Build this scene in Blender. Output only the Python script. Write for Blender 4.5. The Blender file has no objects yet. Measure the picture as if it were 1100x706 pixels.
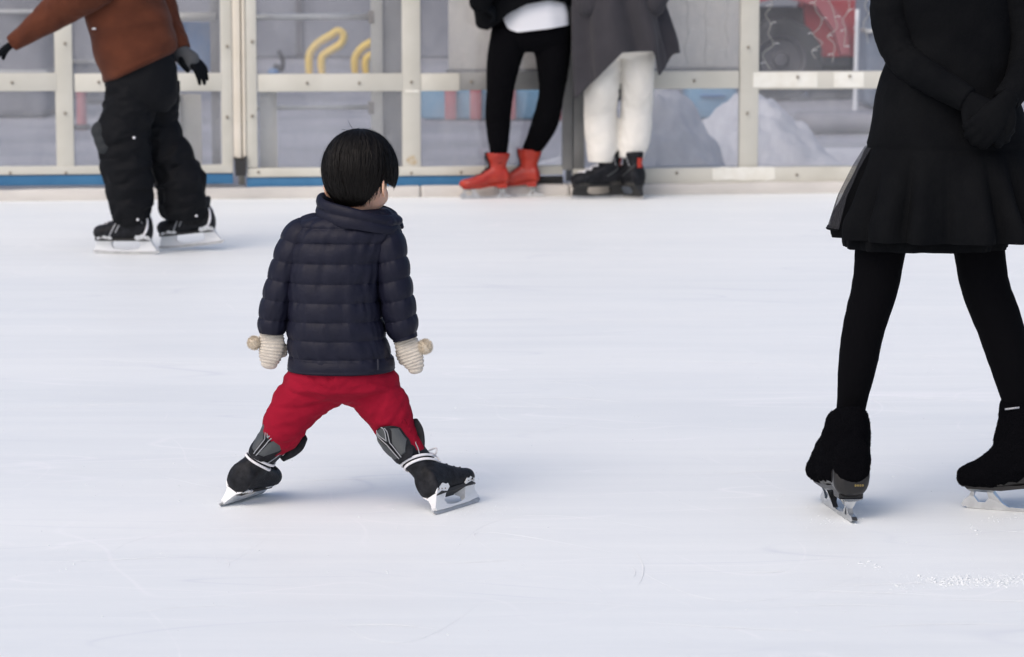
import bpy, bmesh, math, random
import numpy as np
from mathutils import Vector, Matrix, noise
from mathutils.bvhtree import BVHTree
from mathutils.geometry import tessellate_polygon

R = math.radians
C = bpy.context.scene.collection
random.seed(4)

# ------------------------------------------------------------------ camera
CAMH, FPX, PITCH = 1.364, 3108.0, math.atan(414 / 3108)
cam_d = bpy.data.cameras.new('camera')
cam_d.sensor_width = 36.0
cam_d.lens = 36.0 * FPX / 1100
cam_d.clip_start, cam_d.clip_end = 0.1, 600
cam = bpy.data.objects.new('camera', cam_d)
C.objects.link(cam)
cam.location = (0, 0, CAMH)
cam.rotation_euler = (R(90) - PITCH, 0, 0)
cam_d.dof.use_dof = True
cam_d.dof.focus_distance = 7.0
cam_d.dof.aperture_fstop = 7.0
bpy.context.scene.camera = cam

# ------------------------------------------------------------------ light
SUN_EL, SUN_AZ = 48, 215          # azimuth clockwise from +Y; behind the camera, to its left
w = bpy.data.worlds.new('World')
bpy.context.scene.world = w
w.use_nodes = True
nt = w.node_tree
bg = nt.nodes['Background']
sky = nt.nodes.new('ShaderNodeTexSky')
sky.sky_type = 'NISHITA'
sky.sun_disc = False
sky.sun_elevation = R(SUN_EL)
sky.sun_rotation = R(SUN_AZ)
sky.air_density = 0.75
sky.dust_density = 4.0
nt.links.new(sky.outputs[0], bg.inputs[0])
bg.inputs[1].default_value = 0.15
sun_d = bpy.data.lights.new('sun', 'SUN')
sun_d.energy = 0.5
sun_d.angle = R(90)
sun_d.color = (1.0, 0.96, 0.91)
sun = bpy.data.objects.new('sun', sun_d)
C.objects.link(sun)
sd = Vector((math.sin(R(SUN_AZ)) * math.cos(R(SUN_EL)), math.cos(R(SUN_AZ)) * math.cos(R(SUN_EL)), math.sin(R(SUN_EL))))
sun.rotation_euler = sd.to_track_quat('Z', 'Y').to_euler()
vs = bpy.context.scene.view_settings
vs.view_transform = 'Standard'
vs.look = 'None'
vs.gamma = 1
vs.exposure = 0.33

# ------------------------------------------------------------------ geometry of the place
def ray(px, py):
    x, y = (px - 550) / FPX, -(py - 353) / FPX
    c, s = math.cos(PITCH), math.sin(PITCH)
    return Vector((x, c + y * s, -s + y * c))

def P(px, py, Y):
    d = ray(px, py)
    return Vector((0, 0, CAMH)) + d * (Y / d.y)

def G(px, py, z=0.0):
    d = ray(px, py)
    return Vector((0, 0, CAMH)) + d * ((z - CAMH) / d.z)

# ------------------------------------------------------------------ materials
def mat(name, col, rough=0.6, metal=0.0, spec=0.5, col2=None, nscale=20, bump=0.0, bscale=200, stretch=(1, 1, 1), sheen=0.0, sss=0.0, coat=0.0, ndetail=4, lo=0.35, hi=0.65):
    m = bpy.data.materials.new(name)
    m.use_nodes = True
    t = m.node_tree
    b = t.nodes['Principled BSDF']
    b.inputs['Base Color'].default_value = (*col, 1)
    b.inputs['Roughness'].default_value = rough
    b.inputs['Metallic'].default_value = metal
    b.inputs['Specular IOR Level'].default_value = spec
    b.inputs['Sheen Weight'].default_value = sheen
    b.inputs['Coat Weight'].default_value = coat
    if sss:
        b.inputs['Subsurface Weight'].default_value = sss
        b.inputs['Subsurface Radius'].default_value = (0.02, 0.008, 0.004)
    tc = t.nodes.new('ShaderNodeTexCoord')
    mp = t.nodes.new('ShaderNodeMapping')
    mp.inputs['Scale'].default_value = stretch
    t.links.new(tc.outputs['Object'], mp.inputs[0])
    if col2:
        n = t.nodes.new('ShaderNodeTexNoise')
        n.inputs['Scale'].default_value = nscale
        n.inputs['Detail'].default_value = ndetail
        t.links.new(mp.outputs[0], n.inputs[0])
        r = t.nodes.new('ShaderNodeValToRGB')
        r.color_ramp.elements[0].position = lo
        r.color_ramp.elements[1].position = hi
        r.color_ramp.elements[0].color = (*col, 1)
        r.color_ramp.elements[1].color = (*col2, 1)
        t.links.new(n.outputs[0], r.inputs[0])
        t.links.new(r.outputs[0], b.inputs['Base Color'])
    if bump:
        n2 = t.nodes.new('ShaderNodeTexNoise')
        n2.inputs['Scale'].default_value = bscale
        n2.inputs['Detail'].default_value = 5
        t.links.new(mp.outputs[0], n2.inputs[0])
        bp = t.nodes.new('ShaderNodeBump')
        bp.inputs['Strength'].default_value = bump
        bp.inputs['Distance'].default_value = 0.004
        t.links.new(n2.outputs[0], bp.inputs['Height'])
        t.links.new(bp.outputs[0], b.inputs['Normal'])
    return m

def ice_material():
    m = bpy.data.materials.new('ice')
    m.use_nodes = True
    t = m.node_tree
    N, Lk = t.nodes, t.links
    b = N['Principled BSDF']
    tc = N.new('ShaderNodeTexCoord')
    def tex(scale, stretch, detail=5, rot=0.0, rough=0.55):
        mp = N.new('ShaderNodeMapping')
        mp.inputs['Scale'].default_value = stretch
        mp.inputs['Rotation'].default_value = (0, 0, rot)
        Lk.new(tc.outputs['Object'], mp.inputs[0])
        n = N.new('ShaderNodeTexNoise')
        n.inputs['Scale'].default_value = scale
        n.inputs['Detail'].default_value = detail
        n.inputs['Roughness'].default_value = rough
        Lk.new(mp.outputs[0], n.inputs[0])
        return n.outputs[0]
    def ramp(v, p0, p1, c0, c1):
        r = N.new('ShaderNodeValToRGB')
        r.color_ramp.elements[0].position, r.color_ramp.elements[1].position = p0, p1
        r.color_ramp.elements[0].color = (*c0, 1)
        r.color_ramp.elements[1].color = (*c1, 1)
        Lk.new(v, r.inputs[0])
        return r.outputs[0]
    def mix(f, a, c, mode='MIX'):
        x = N.new('ShaderNodeMix')
        x.data_type = 'RGBA'
        x.blend_type = mode
        if isinstance(f, float):
            x.inputs[0].default_value = f
        else:
            Lk.new(f, x.inputs[0])
        Lk.new(a, x.inputs[6]) if not isinstance(a, tuple) else setattr(x.inputs[6], 'default_value', (*a, 1))
        Lk.new(c, x.inputs[7]) if not isinstance(c, tuple) else setattr(x.inputs[7], 'default_value', (*c, 1))
        return x.outputs[2]
    broad = ramp(tex(1.0, (0.22, 1.0, 1), 4, 0.02), 0.32, 0.68, (0.80, 0.832, 0.828), (0.862, 0.885, 0.868))
    streak = ramp(tex(1.0, (0.7, 9.0, 1), 6, -0.03, 0.65), 0.35, 0.7, (0.95, 0.955, 0.962), (1, 1, 1))
    c = mix(1.0, broad, streak, 'MULTIPLY')
    # thin scraped skate lines: contour bands of stretched noise
    for sc, st, rot, wd, amt in ((1.0, (0.5, 3.2, 1), 0.10, 0.006, 0.55), (1.3, (0.35, 2.6, 1), -0.22, 0.0045, 0.5), (1.1, (1.4, 0.9, 1), 0.6, 0.003, 0.45)):
        v = tex(sc, st, 1, rot, 0.3)
        sb = N.new('ShaderNodeMath'); sb.operation = 'SUBTRACT'; sb.inputs[1].default_value = 0.5
        ab = N.new('ShaderNodeMath'); ab.operation = 'ABSOLUTE'
        Lk.new(v, sb.inputs[0]); Lk.new(sb.outputs[0], ab.inputs[0])
        line = ramp(ab.outputs[0], 0.0, wd, (amt,) * 3, (0, 0, 0))
        brk = ramp(tex(2.0, (0.8, 1.5, 1), 3, 0.4), 0.45, 0.6, (0, 0, 0), (1, 1, 1))
        f = mix(1.0, line, brk, 'MULTIPLY')
        c = mix(f, c, (0.92, 0.925, 0.92))
    for sc, st, rot, wd, amt in ((0.8, (0.6, 2.4, 1), 0.35, 0.005, 0.75), (0.9, (0.45, 3.0, 1), -0.12, 0.0045, 0.7)):
        v = tex(sc, st, 1, rot, 0.3)
        sb = N.new('ShaderNodeMath'); sb.operation = 'SUBTRACT'; sb.inputs[1].default_value = 0.47
        ab = N.new('ShaderNodeMath'); ab.operation = 'ABSOLUTE'
        Lk.new(v, sb.inputs[0]); Lk.new(sb.outputs[0], ab.inputs[0])
        line = ramp(ab.outputs[0], 0.0, wd, (amt,) * 3, (0, 0, 0))
        brk = ramp(tex(1.6, (0.8, 1.5, 1), 3, 0.9), 0.5, 0.62, (0, 0, 0), (1, 1, 1))
        c = mix(mix(1.0, line, brk, 'MULTIPLY'), c, (0.70, 0.73, 0.755))
    # scuffed dull patches
    pf = ramp(tex(1.7, (0.5, 1.1, 1), 8, 0.2, 0.75), 0.52, 0.72, (0, 0, 0), (0.4,) * 3)
    c = mix(pf, c, (0.71, 0.75, 0.765))
    # frosty flecks
    fl = ramp(tex(14.0, (0.5, 3.0, 1), 6, 0.05, 0.7), 0.66, 0.78, (0, 0, 0), (0.55,) * 3)
    c = mix(fl, c, (0.92, 0.925, 0.92))
    Lk.new(c, b.inputs['Base Color'])
    rr = ramp(tex(1.0, (0.6, 6.0, 1), 5), 0.3, 0.7, (0.48,) * 3, (0.60,) * 3)
    Lk.new(rr, b.inputs['Roughness'])
    b.inputs['Specular IOR Level'].default_value = 0.28
    bp = N.new('ShaderNodeBump')
    bp.inputs['Strength'].default_value = 0.35
    bp.inputs['Distance'].default_value = 0.003
    Lk.new(tex(9.0, (1.0, 2.2, 1), 8, 0.03, 0.75), bp.inputs['Height'])
    Lk.new(bp.outputs[0], b.inputs['Normal'])
    return m

def pane_material(name, tint, haze):
    m = bpy.data.materials.new(name)
    m.use_nodes = True
    t = m.node_tree
    N, Lk = t.nodes, t.links
    N.remove(N['Principled BSDF'])
    out = N['Material Output']
    tr = N.new('ShaderNodeBsdfTransparent')
    tr.inputs[0].default_value = (*tint, 1)
    df = N.new('ShaderNodeBsdfDiffuse')
    df.inputs[0].default_value = (0.50, 0.51, 0.54, 1)
    gl = N.new('ShaderNodeBsdfGlossy')
    gl.inputs[0].default_value = (0.9, 0.9, 0.9, 1)
    gl.inputs[1].default_value = 0.12
    tc = N.new('ShaderNodeTexCoord')
    mp = N.new('ShaderNodeMapping')
    mp.inputs['Scale'].default_value = (2.0, 2.0, 1.2)
    mp.inputs['Rotation'].default_value = (0.0, 0.5, 0)
    Lk.new(tc.outputs['Object'], mp.inputs[0])
    n = N.new('ShaderNodeTexNoise')
    n.inputs['Scale'].default_value = 1.6
    n.inputs['Detail'].default_value = 10
    n.inputs['Roughness'].default_value = 0.7
    Lk.new(mp.outputs[0], n.inputs[0])
    r = N.new('ShaderNodeMapRange')
    r.inputs[1].default_value, r.inputs[2].default_value = 0.35, 0.7
    r.inputs[3].default_value, r.inputs[4].default_value = haze * 0.35, haze * 1.9
    Lk.new(n.outputs[0], r.inputs[0])
    m1 = N.new('ShaderNodeMixShader')
    Lk.new(r.outputs[0], m1.inputs[0]); Lk.new(tr.outputs[0], m1.inputs[1]); Lk.new(df.outputs[0], m1.inputs[2])
    m2 = N.new('ShaderNodeMixShader')
    m2.inputs[0].default_value = 0.05
    Lk.new(m1.outputs[0], m2.inputs[1]); Lk.new(gl.outputs[0], m2.inputs[2])
    Lk.new(m2.outputs[0], out.inputs[0])
    return m

def sheer_material():
    m = bpy.data.materials.new('sheer net')
    m.use_nodes = True
    t = m.node_tree
    N, Lk = t.nodes, t.links
    b = N['Principled BSDF']
    b.inputs['Base Color'].default_value = (0.03, 0.03, 0.035, 1)
    b.inputs['Roughness'].default_value = 0.8
    tr = N.new('ShaderNodeBsdfTransparent')
    tc = N.new('ShaderNodeTexCoord')
    wv = N.new('ShaderNodeTexWave')
    wv.bands_direction = 'Z'
    wv.inputs['Scale'].default_value = 60
    Lk.new(tc.outputs['Object'], wv.inputs[0])
    mr = N.new('ShaderNodeMapRange')
    mr.inputs[3].default_value, mr.inputs[4].default_value = 0.34, 0.62
    Lk.new(wv.outputs[1], mr.inputs[0])
    mx = N.new('ShaderNodeMixShader')
    Lk.new(mr.outputs[0], mx.inputs[0]); Lk.new(tr.outputs[0], mx.inputs[1]); Lk.new(b.outputs[0], mx.inputs[2])
    Lk.new(mx.outputs[0], N['Material Output'].inputs[0])
    return m

M = dict(
    ice=ice_material(),
    crumb=mat('crumb snow', (0.70, 0.725, 0.73), 1.0, spec=0.0),
    dirty=mat('dirty snow', (0.52, 0.53, 0.56), 0.9, spec=.05, col2=(0.40, 0.41, 0.44), nscale=2.6, ndetail=9, lo=.42, hi=.8),
    snow=mat('snow', (0.82, 0.83, 0.83), 0.85, spec=.1, col2=(0.74, 0.755, 0.76), nscale=6, bump=0.5, bscale=60, sss=0.0),
    ground=mat('ground', (0.19, 0.195, 0.22), 0.75, col2=(0.30, 0.305, 0.335), nscale=0.9, ndetail=8, bump=.2, bscale=30),
    paint=mat('cream paint', (0.56, 0.545, 0.48), 0.5, col2=(0.47, 0.455, 0.39), nscale=3.5, ndetail=10, bump=0.15, bscale=40, lo=0.45, hi=0.75),
    paint_lt=mat('pale strip', (0.72, 0.66, 0.56), 0.5, col2=(0.64, 0.58, 0.47), nscale=5),
    paint_gr_shade=mat('grey and shaded paint', (0.27, 0.27, 0.26), 0.5, col2=(0.20, 0.20, 0.195), nscale=5),  # grey parts, and barrier posts whose shade is put into the colour
    tape=mat('tape', (0.78, 0.77, 0.70), 0.4, col2=(0.70, 0.68, 0.60), nscale=14, ndetail=8),
    rust=mat('rust', (0.42, 0.33, 0.21), 0.8, col2=(0.52, 0.47, 0.37), nscale=60),
    bolt=mat('bolt', (0.24, 0.21, 0.17), 0.6),
    kerb=mat('kerb', (0.60, 0.57, 0.53), 0.7, col2=(0.46, 0.44, 0.41), nscale=3, stretch=(1, 1, 3), ndetail=10, bump=0.4, bscale=50, lo=0.4, hi=0.75),
    blue=mat('blue strip', (0.025, 0.13, 0.27), 0.5, col2=(0.04, 0.165, 0.32), nscale=5),
    rubber=mat('rubber', (0.02, 0.02, 0.02), 0.7),
    pane=pane_material('acrylic', (0.955, 0.96, 0.97), 0.125),
    pane_clear=pane_material('clear acrylic', (0.95, 0.955, 0.965), 0.032),
    board=mat('cream board', (0.82, 0.78, 0.70), 0.6, col2=(0.76, 0.72, 0.65), nscale=2),
    steel=mat('steel', (0.50, 0.51, 0.52), 0.28, 1.0, bump=0.08, bscale=60, col2=(.62, .63, .64), nscale=40),
    runner=mat('runner steel', (0.42, 0.42, 0.42), 0.5, 0.5, col2=(.52, .52, .52), nscale=50),
    alu=mat('aluminium', (0.62, 0.63, 0.65), 0.35, 1.0),
    pipe=mat('pipe', (0.50, 0.50, 0.47), 0.35, 0.5),
    yellow=mat('yellow', (0.72, 0.50, 0.06), 0.5),
    red=mat('red paint', (0.36, 0.022, 0.03), 0.45),
    pinkred=mat('red plastic', (0.34, 0.085, 0.10), 0.6),
    sky_blue=mat('light blue plastic', (0.11, 0.25, 0.38), 0.6, col2=(.15, .28, .40), nscale=3),
    navyplate=mat('blue sheet', (0.06, 0.16, 0.34), 0.5, col2=(0.09, 0.2, 0.38), nscale=3),
    tyre=mat('tyre', (0.025, 0.026, 0.03), 0.8),
    hub=mat('hub', (0.08, 0.08, 0.09), 0.5),
    wall=mat('far wall', (0.17, 0.18, 0.21), 0.8, col2=(0.24, 0.25, 0.28), nscale=0.7, ndetail=6),
    wire=mat('wire', (0.42, 0.40, 0.34), 0.5),
    bulb=mat('bulb', (0.75, 0.74, 0.68), 0.3),
    skin=mat('skin', (0.66, 0.40, 0.27), 0.5, sss=0.25, col2=(0.70, 0.42, 0.30), nscale=25),
    hair=mat('hair', (0.0042, 0.0032, 0.0026), 0.5, spec=0.16),
    eye=mat('eye', (0.02, 0.012, 0.008), 0.1),
    lips=mat('lips', (0.45, 0.16, 0.13), 0.45),
    navy=mat('navy nylon', (0.0062, 0.0068, 0.0165), 0.54, spec=0.20, col2=(0.0085, 0.0092, 0.0205), nscale=30, bump=0.35, bscale=60),
    navy_in=mat('navy rib', (0.012, 0.013, 0.024), 0.8, bump=0.3, bscale=300),
    redcloth=mat('red trousers', (0.225, 0.005, 0.019), 0.85, spec=0.1, col2=(0.28, 0.007, 0.024), nscale=9, bump=0.6, bscale=35),
    knit=mat('knit', (0.62, 0.57, 0.49), 0.95, spec=0.1, col2=(0.54, 0.49, 0.42), nscale=60, bump=0.8, bscale=260, sheen=0.2),
    pom=mat('pompom', (0.62, 0.55, 0.44), 0.95, spec=0.1, col2=(0.52, 0.45, 0.35), nscale=60),
    bootblk=mat('boot black', (0.006, 0.0065, 0.008), 0.55, spec=0.16, bump=0.3, bscale=220, col2=(0.017, 0.018, 0.022), nscale=60),
    bootgrey=mat('boot grey', (0.048, 0.054, 0.057), 0.5, bump=0.2, bscale=300),
    silver=mat('silver trim', (0.30, 0.31, 0.33), 0.4),
    whitepl=mat('white plastic', (0.70, 0.71, 0.71), 0.35, col2=(0.68, 0.69, 0.71), nscale=20),
    lace=mat('lace', (0.78, 0.77, 0.79), 0.8, bump=0.5, bscale=400),
    greylace=mat('grey lace', (0.28, 0.28, 0.3), 0.8),
    brown=mat('brown jacket', (0.076, 0.024, 0.013), 0.85, spec=0.10, col2=(0.098, 0.031, 0.016), nscale=12, bump=0.5, bscale=30, sheen=0.05),
    blackcloth=mat('black cloth', (0.0032, 0.0036, 0.0045), 0.88, spec=0.06, col2=(0.0048, 0.0052, 0.006), nscale=12, bump=0.4, bscale=60),
    trouserblack=mat('trouser black', (0.0055, 0.006, 0.0075), 0.75, spec=0.12, bump=0.4, bscale=25),
    tights=mat('tights', (0.0026, 0.0026, 0.0034), 0.95, spec=0.05, bump=0.2, bscale=500),
    fuzzy=mat('fuzzy cover', (0.003, 0.003, 0.004), 1.0, spec=0.03, bump=1.0, bscale=350),
    greypad=mat('grey pad', (0.032, 0.035, 0.038), 0.8, spec=.1),
    glove=mat('glove', (0.0045, 0.0055, 0.007), 0.85, spec=0.08, bump=0.3, bscale=100),
    glovegrey=mat('glove cuff', (0.06, 0.063, 0.066), 0.8),
    orange=mat('red leather', (0.31, 0.017, 0.009), 0.36, spec=0.45, col2=(0.39, 0.030, 0.013), nscale=18, bump=0.25, bscale=60),
    shirt=mat('white shirt', (0.62, 0.63, 0.66), 0.8, bump=0.3, bscale=30),
    coat=mat('grey coat', (0.046, 0.044, 0.050), 0.95, spec=0.06, col2=(0.038, 0.037, 0.042), nscale=8, sheen=0.1, bump=0.3, bscale=120),
    ivory=mat('ivory trousers', (0.74, 0.715, 0.66), 0.9, spec=0.1, col2=(0.69, 0.665, 0.61), nscale=10, bump=0.4, bscale=30),
    gold=mat('gold mark', (0.5, 0.38, 0.14), 0.4, 0.8),
    leather=mat('black leather', (0.012, 0.011, 0.011), 0.32, spec=0.4),
    sheer=sheer_material(),
    jean=mat('blue tarpaulin', (0.10, 0.13, 0.18), 0.8, col2=(0.16, 0.19, 0.24), nscale=4),
)

# ------------------------------------------------------------------ building helpers
ORG = Vector((0, 0, 0))

def finish(name, bm, m, parent=None, smooth=True, remesh=None, iters=4, sharp=None, merge=False):
    if merge:
        bmesh.ops.remove_doubles(bm, verts=bm.verts, dist=1e-5)
    bmesh.ops.recalc_face_normals(bm, faces=bm.faces)
    me = bpy.data.meshes.new(name)
    bm.to_mesh(me)
    bm.free()
    o = bpy.data.objects.new(name, me)
    C.objects.link(o)
    if remesh:
        md = o.modifiers.new('r', 'REMESH')
        md.mode = 'VOXEL'
        md.voxel_size = remesh
        if iters:
            sm = o.modifiers.new('s', 'SMOOTH')
            sm.factor = 0.5
            sm.iterations = iters
        dg = bpy.context.evaluated_depsgraph_get()
        me2 = bpy.data.meshes.new_from_object(o.evaluated_get(dg))
        o.modifiers.clear()
        o.data = me2
        bpy.data.meshes.remove(me)
        me = me2
        me.name = name
    me.transform(Matrix.Translation(-ORG))
    me.materials.clear()
    me.materials.append(m)
    if smooth:
        me.shade_smooth()
        if sharp:
            me.set_sharp_from_angle(angle=R(sharp))
    if parent is not None:
        o.parent = parent
    return o

def thing(name, label, cat, loc, group=None):
    global ORG
    o = bpy.data.objects.new(name, None)
    o.empty_display_size = 0.2
    C.objects.link(o)
    o.location = loc
    o['label'] = label
    o['category'] = cat
    if group:
        o['group'] = group
    ORG = Vector(loc)
    return o

def tag(o, label, cat, group=None):
    o['label'] = label
    o['category'] = cat
    if group:
        o['group'] = group
    return o

def ground_org():
    global ORG
    ORG = Vector((0, 0, 0))

def hermite(xs, ys, q):
    """monotone-ish cubic through the rows (Catmull tangents)."""
    xs = np.asarray(xs, float); ys = np.asarray(ys, float)
    m = np.gradient(ys, xs, axis=0) if len(xs) > 2 else np.repeat([(ys[1] - ys[0]) / (xs[1] - xs[0])], 2, axis=0)
    i = np.clip(np.searchsorted(xs, q) - 1, 0, len(xs) - 2)
    h = xs[i + 1] - xs[i]
    t = ((q - xs[i]) / h)[:, None]
    h = h[:, None]
    return ((2 * t**3 - 3 * t**2 + 1) * ys[i] + (t**3 - 2 * t**2 + t) * h * m[i] + (-2 * t**3 + 3 * t**2) * ys[i + 1] + (t**3 - t**2) * h * m[i + 1])

def rings_to_bm(bm, rings, cap0=True, cap1=True):
    vs = [[bm.verts.new(p) for p in r] for r in rings]
    n = len(vs[0])
    for a, b in zip(vs[:-1], vs[1:]):
        for i in range(n):
            j = (i + 1) % n
            bm.faces.new((a[i], a[j], b[j], b[i]))
    for flag, r in ((cap0, vs[0]), (cap1, vs[-1])):
        if flag:
            c = bm.verts.new(sum((v.co for v in r), Vector()) / n)
            for i in range(n):
                bm.faces.new((r[i], r[(i + 1) % n], c))
    return vs

def sect(bm, rows, Y, n=56, step=0.006, e=2.2, disp=None, cap=(True, True), post=None):
    """stack of horizontal rings. rows: (py, xl, xr, depth radius, dY, slope)"""
    pr = []
    for r in rows:
        r = list(r) + [0.0] * (6 - len(r))
        a, b = P(r[1], r[0], Y), P(r[2], r[0], Y)
        c = (a + b) / 2
        pr.append((c.x, c.y + r[4], c.z, (b.x - a.x) / 2, r[3], r[5]))
    pr = np.array(pr)
    s = np.concatenate([[0], np.cumsum(np.linalg.norm(np.diff(pr[:, :3], axis=0), axis=1))])
    q = np.linspace(0, s[-1], max(3, int(s[-1] / step)))
    v = hermite(s, pr, q)
    rings = []
    for k in range(len(q)):
        cx, cy, cz, a, b, sl = v[k]
        a, b = max(a, 1e-4), max(b, 1e-4)
        ring = []
        for i in range(n):
            th = 2 * math.pi * i / n
            c_, s_ = math.cos(th), math.sin(th)
            ux = math.copysign(abs(c_) ** (2 / e), c_)
            uy = math.copysign(abs(s_) ** (2 / e), s_)
            d = disp(th, q[k], Vector((cx + a * ux, cy + b * uy, cz))) if disp else 0.0
            x = cx + (a + d) * ux
            y = cy + (b + d) * uy
            p = Vector((x, y, cz + sl * (x - cx)))
            if post:
                p = post(p)
            ring.append(p)
        rings.append(ring)
    rings_to_bm(bm, rings, *cap)

def tube(bm, pts, rad, n=20, step=0.01, disp=None, cap=True, ref=Vector((0, 1, 0)), e=2.0, rounded=False):
    """limb along 3D points. rad: r or (r in the picture plane, r in depth)"""
    A = []
    for p, r in zip(pts, rad):
        ra, rb = (r if isinstance(r, (tuple, list)) else (r, r))
        A.append((p[0], p[1], p[2], ra, rb))
    A = np.array(A)
    s = np.concatenate([[0], np.cumsum(np.linalg.norm(np.diff(A[:, :3], axis=0), axis=1))])
    q = np.linspace(0, s[-1], max(3, int(s[-1] / step) + 1))
    v = hermite(s, A, q)
    rings = []
    for k in range(len(q)):
        p0 = Vector(v[max(k - 1, 0), :3]); p1 = Vector(v[min(k + 1, len(q) - 1), :3])
        t = (p1 - p0).normalized()
        c = Vector(v[k, :3])
        sd_ = t.cross(ref)
        if sd_.length < 1e-4:
            sd_ = t.cross(Vector((1, 0, 0)))
        sd_.normalize()
        dp = sd_.cross(t).normalized()
        ra, rb = max(v[k, 3], 1e-4), max(v[k, 4], 1e-4)
        ring = []
        for i in range(n):
            th = 2 * math.pi * i / n
            c_, s_ = math.cos(th), math.sin(th)
            ux = math.copysign(abs(c_) ** (2 / e), c_)
            uy = math.copysign(abs(s_) ** (2 / e), s_)
            d = disp(th, q[k], c + sd_ * ra * ux + dp * rb * uy) if disp else 0.0
            ring.append(c + sd_ * (ra + d) * ux + dp * (rb + d) * uy)
        rings.append(ring)
    if rounded:
        for end in (0, -1):
            base = rings[end]
            c = sum(base, Vector()) / n
            q0 = Vector(v[end, :3]) - Vector(v[1 if end == 0 else -2, :3])
            q0.normalize()
            rr = min(v[end, 3], v[end, 4])
            new = []
            for f, h in ((0.92, 0.38), (0.71, 0.71), (0.38, 0.92)):
                new.append([c + (p - c) * f + q0 * rr * h for p in base])
            if end == 0:
                rings = new[::-1] + rings
            else:
                rings = rings + new
    rings_to_bm(bm, rings, cap, cap)

def wire(bm, pts, r, n=8, step=0.01):
    tube(bm, pts, [r] * len(pts), n=n, step=step, ref=Vector((0.31, 0.9, 0.2)))

def ball(bm, c, r, rot=None, seg=24, ring=16):
    mt = Matrix.Translation(Vector(c))
    if rot is not None:
        mt = mt @ rot.to_4x4()
    rx, ry, rz = r if isinstance(r, (tuple, list)) else (r, r, r)
    mt = mt @ Matrix.Diagonal((rx, ry, rz, 1))
    bmesh.ops.create_uvsphere(bm, u_segments=seg, v_segments=ring, radius=1, matrix=mt)

def box(bm, x0, x1, y0, y1, z0, z1, bev=0.003, mtx=None):
    mt = Matrix.Translation(((x0 + x1) / 2, (y0 + y1) / 2, (z0 + z1) / 2)) @ Matrix.Diagonal((abs(x1 - x0), abs(y1 - y0), abs(z1 - z0), 1))
    if mtx is not None:
        mt = mtx @ mt
    tmp = bmesh.new()
    bmesh.ops.create_cube(tmp, size=1, matrix=mt)
    if bev:
        bmesh.ops.bevel(tmp, geom=tmp.edges[:], offset=bev, segments=2, profile=0.5, affect='EDGES')
    merge_bm(bm, tmp)

def merge_bm(bm, tmp):
    me = bpy.data.meshes.new('t')
    tmp.to_mesh(me)
    tmp.free()
    bm.from_mesh(me)
    bpy.data.meshes.remove(me)

def extrude_outline(bm, pts, half, mtx, widen=None, holes=()):
    """pts in local x,z; extruded +-half along local y; widen(x,z) scales the half width"""
    loops = [list(pts)] + [list(h) for h in holes]
    flat = [p for l in loops for p in l]
    tris = tessellate_polygon([[Vector((x, z, 0)) for x, z in l] for l in loops])
    vs_ = {}
    for sgn in (-1, 1):
        vs_[sgn] = [bm.verts.new(mtx @ Vector((x, sgn * half * (widen(x, z) if widen else 1), z))) for x, z in flat]
        for t in tris:
            bm.faces.new([vs_[sgn][i] for i in t])
    o = 0
    for l in loops:
        n = len(l)
        for i in range(n):
            a_, b_ = o + i, o + (i + 1) % n
            bm.faces.new((vs_[-1][a_], vs_[-1][b_], vs_[1][b_], vs_[1][a_]))
        o += n

def nz(p, s, seed=0):
    return noise.noise(Vector((p[0] * s + seed, p[1] * s + seed * 1.7, p[2] * s - seed)))

def frame(origin, F, U):
    F = Vector(F).normalized()
    U = Vector(U)
    U = (U - F * U.dot(F)).normalized()
    L = U.cross(F).normalized()
    return Matrix(((F.x, L.x, U.x, origin[0]), (F.y, L.y, U.y, origin[1]), (F.z, L.z, U.z, origin[2]), (0, 0, 0, 1)))

def rays_on(bvh, o, d, off=0.003, default=None):
    h = bvh.ray_cast(o, d)
    if h[0] is None:
        return default
    return h[0] - d * off

# ------------------------------------------------------------------ ice, ground
ground_org()
def sheet(name, x0, x1, y0, y1, z, m):
    bm = bmesh.new()
    vs_ = [bm.verts.new(p) for p in ((x0, y0, z), (x1, y0, z), (x1, y1, z), (x0, y1, z))]
    bm.faces.new(vs_)
    o = finish(name, bm, m, smooth=False)
    o['kind'] = 'structure'
    return o

sheet('ground', -300, 300, -60, 400, -0.012, M['ground'])
FA, FB = G(0, 216.5), G(900, 207.5)          # foot of the kerb face
FD = (FB - FA).normalized()
FN = Vector((-FD.y, FD.x, 0))                 # away from the camera
def fpt(u, off, z):
    return FA + FD * u + FN * off + Vector((0, 0, z))
FM = Matrix(((FD.x, FN.x, 0, FA.x), (FD.y, FN.y, 0, FA.y), (0, 0, 1, 0), (0, 0, 0, 1)))
def fhit(px, py, off=0.0):
    d = ray(px, py)
    o = Vector((0, 0, CAMH))
    t = ((FA + FN * off) - o).dot(FN) / d.dot(FN)
    p = o + d * t
    return (p - FA).dot(FD), p.z
def fbox(bm, px0, px1, py0, py1, off0, off1, bev=0.003):
    """box on the fence traced from picture edges of its front face"""
    pm = (py0 + py1) / 2
    u0, u1 = fhit(px0, pm, off0)[0], fhit(px1, pm, off0)[0]
    xm = (px0 + px1) / 2
    z1, z0 = fhit(xm, py0, off0)[1], fhit(xm, py1, off0)[1]
    box(bm, u0, u1, off0, off1, z0, z1, bev, FM)

bm = bmesh.new()
c = [fpt(-12, 0.02, 0), fpt(14, 0.02, 0), Vector((14, -8, 0)), Vector((-12, -8, 0))]
vs_ = [bm.verts.new(p) for p in c]
bm.faces.new(vs_[::-1])
ice = finish('ice', bm, M['ice'], smooth=False)
ice['kind'] = 'structure'

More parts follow.
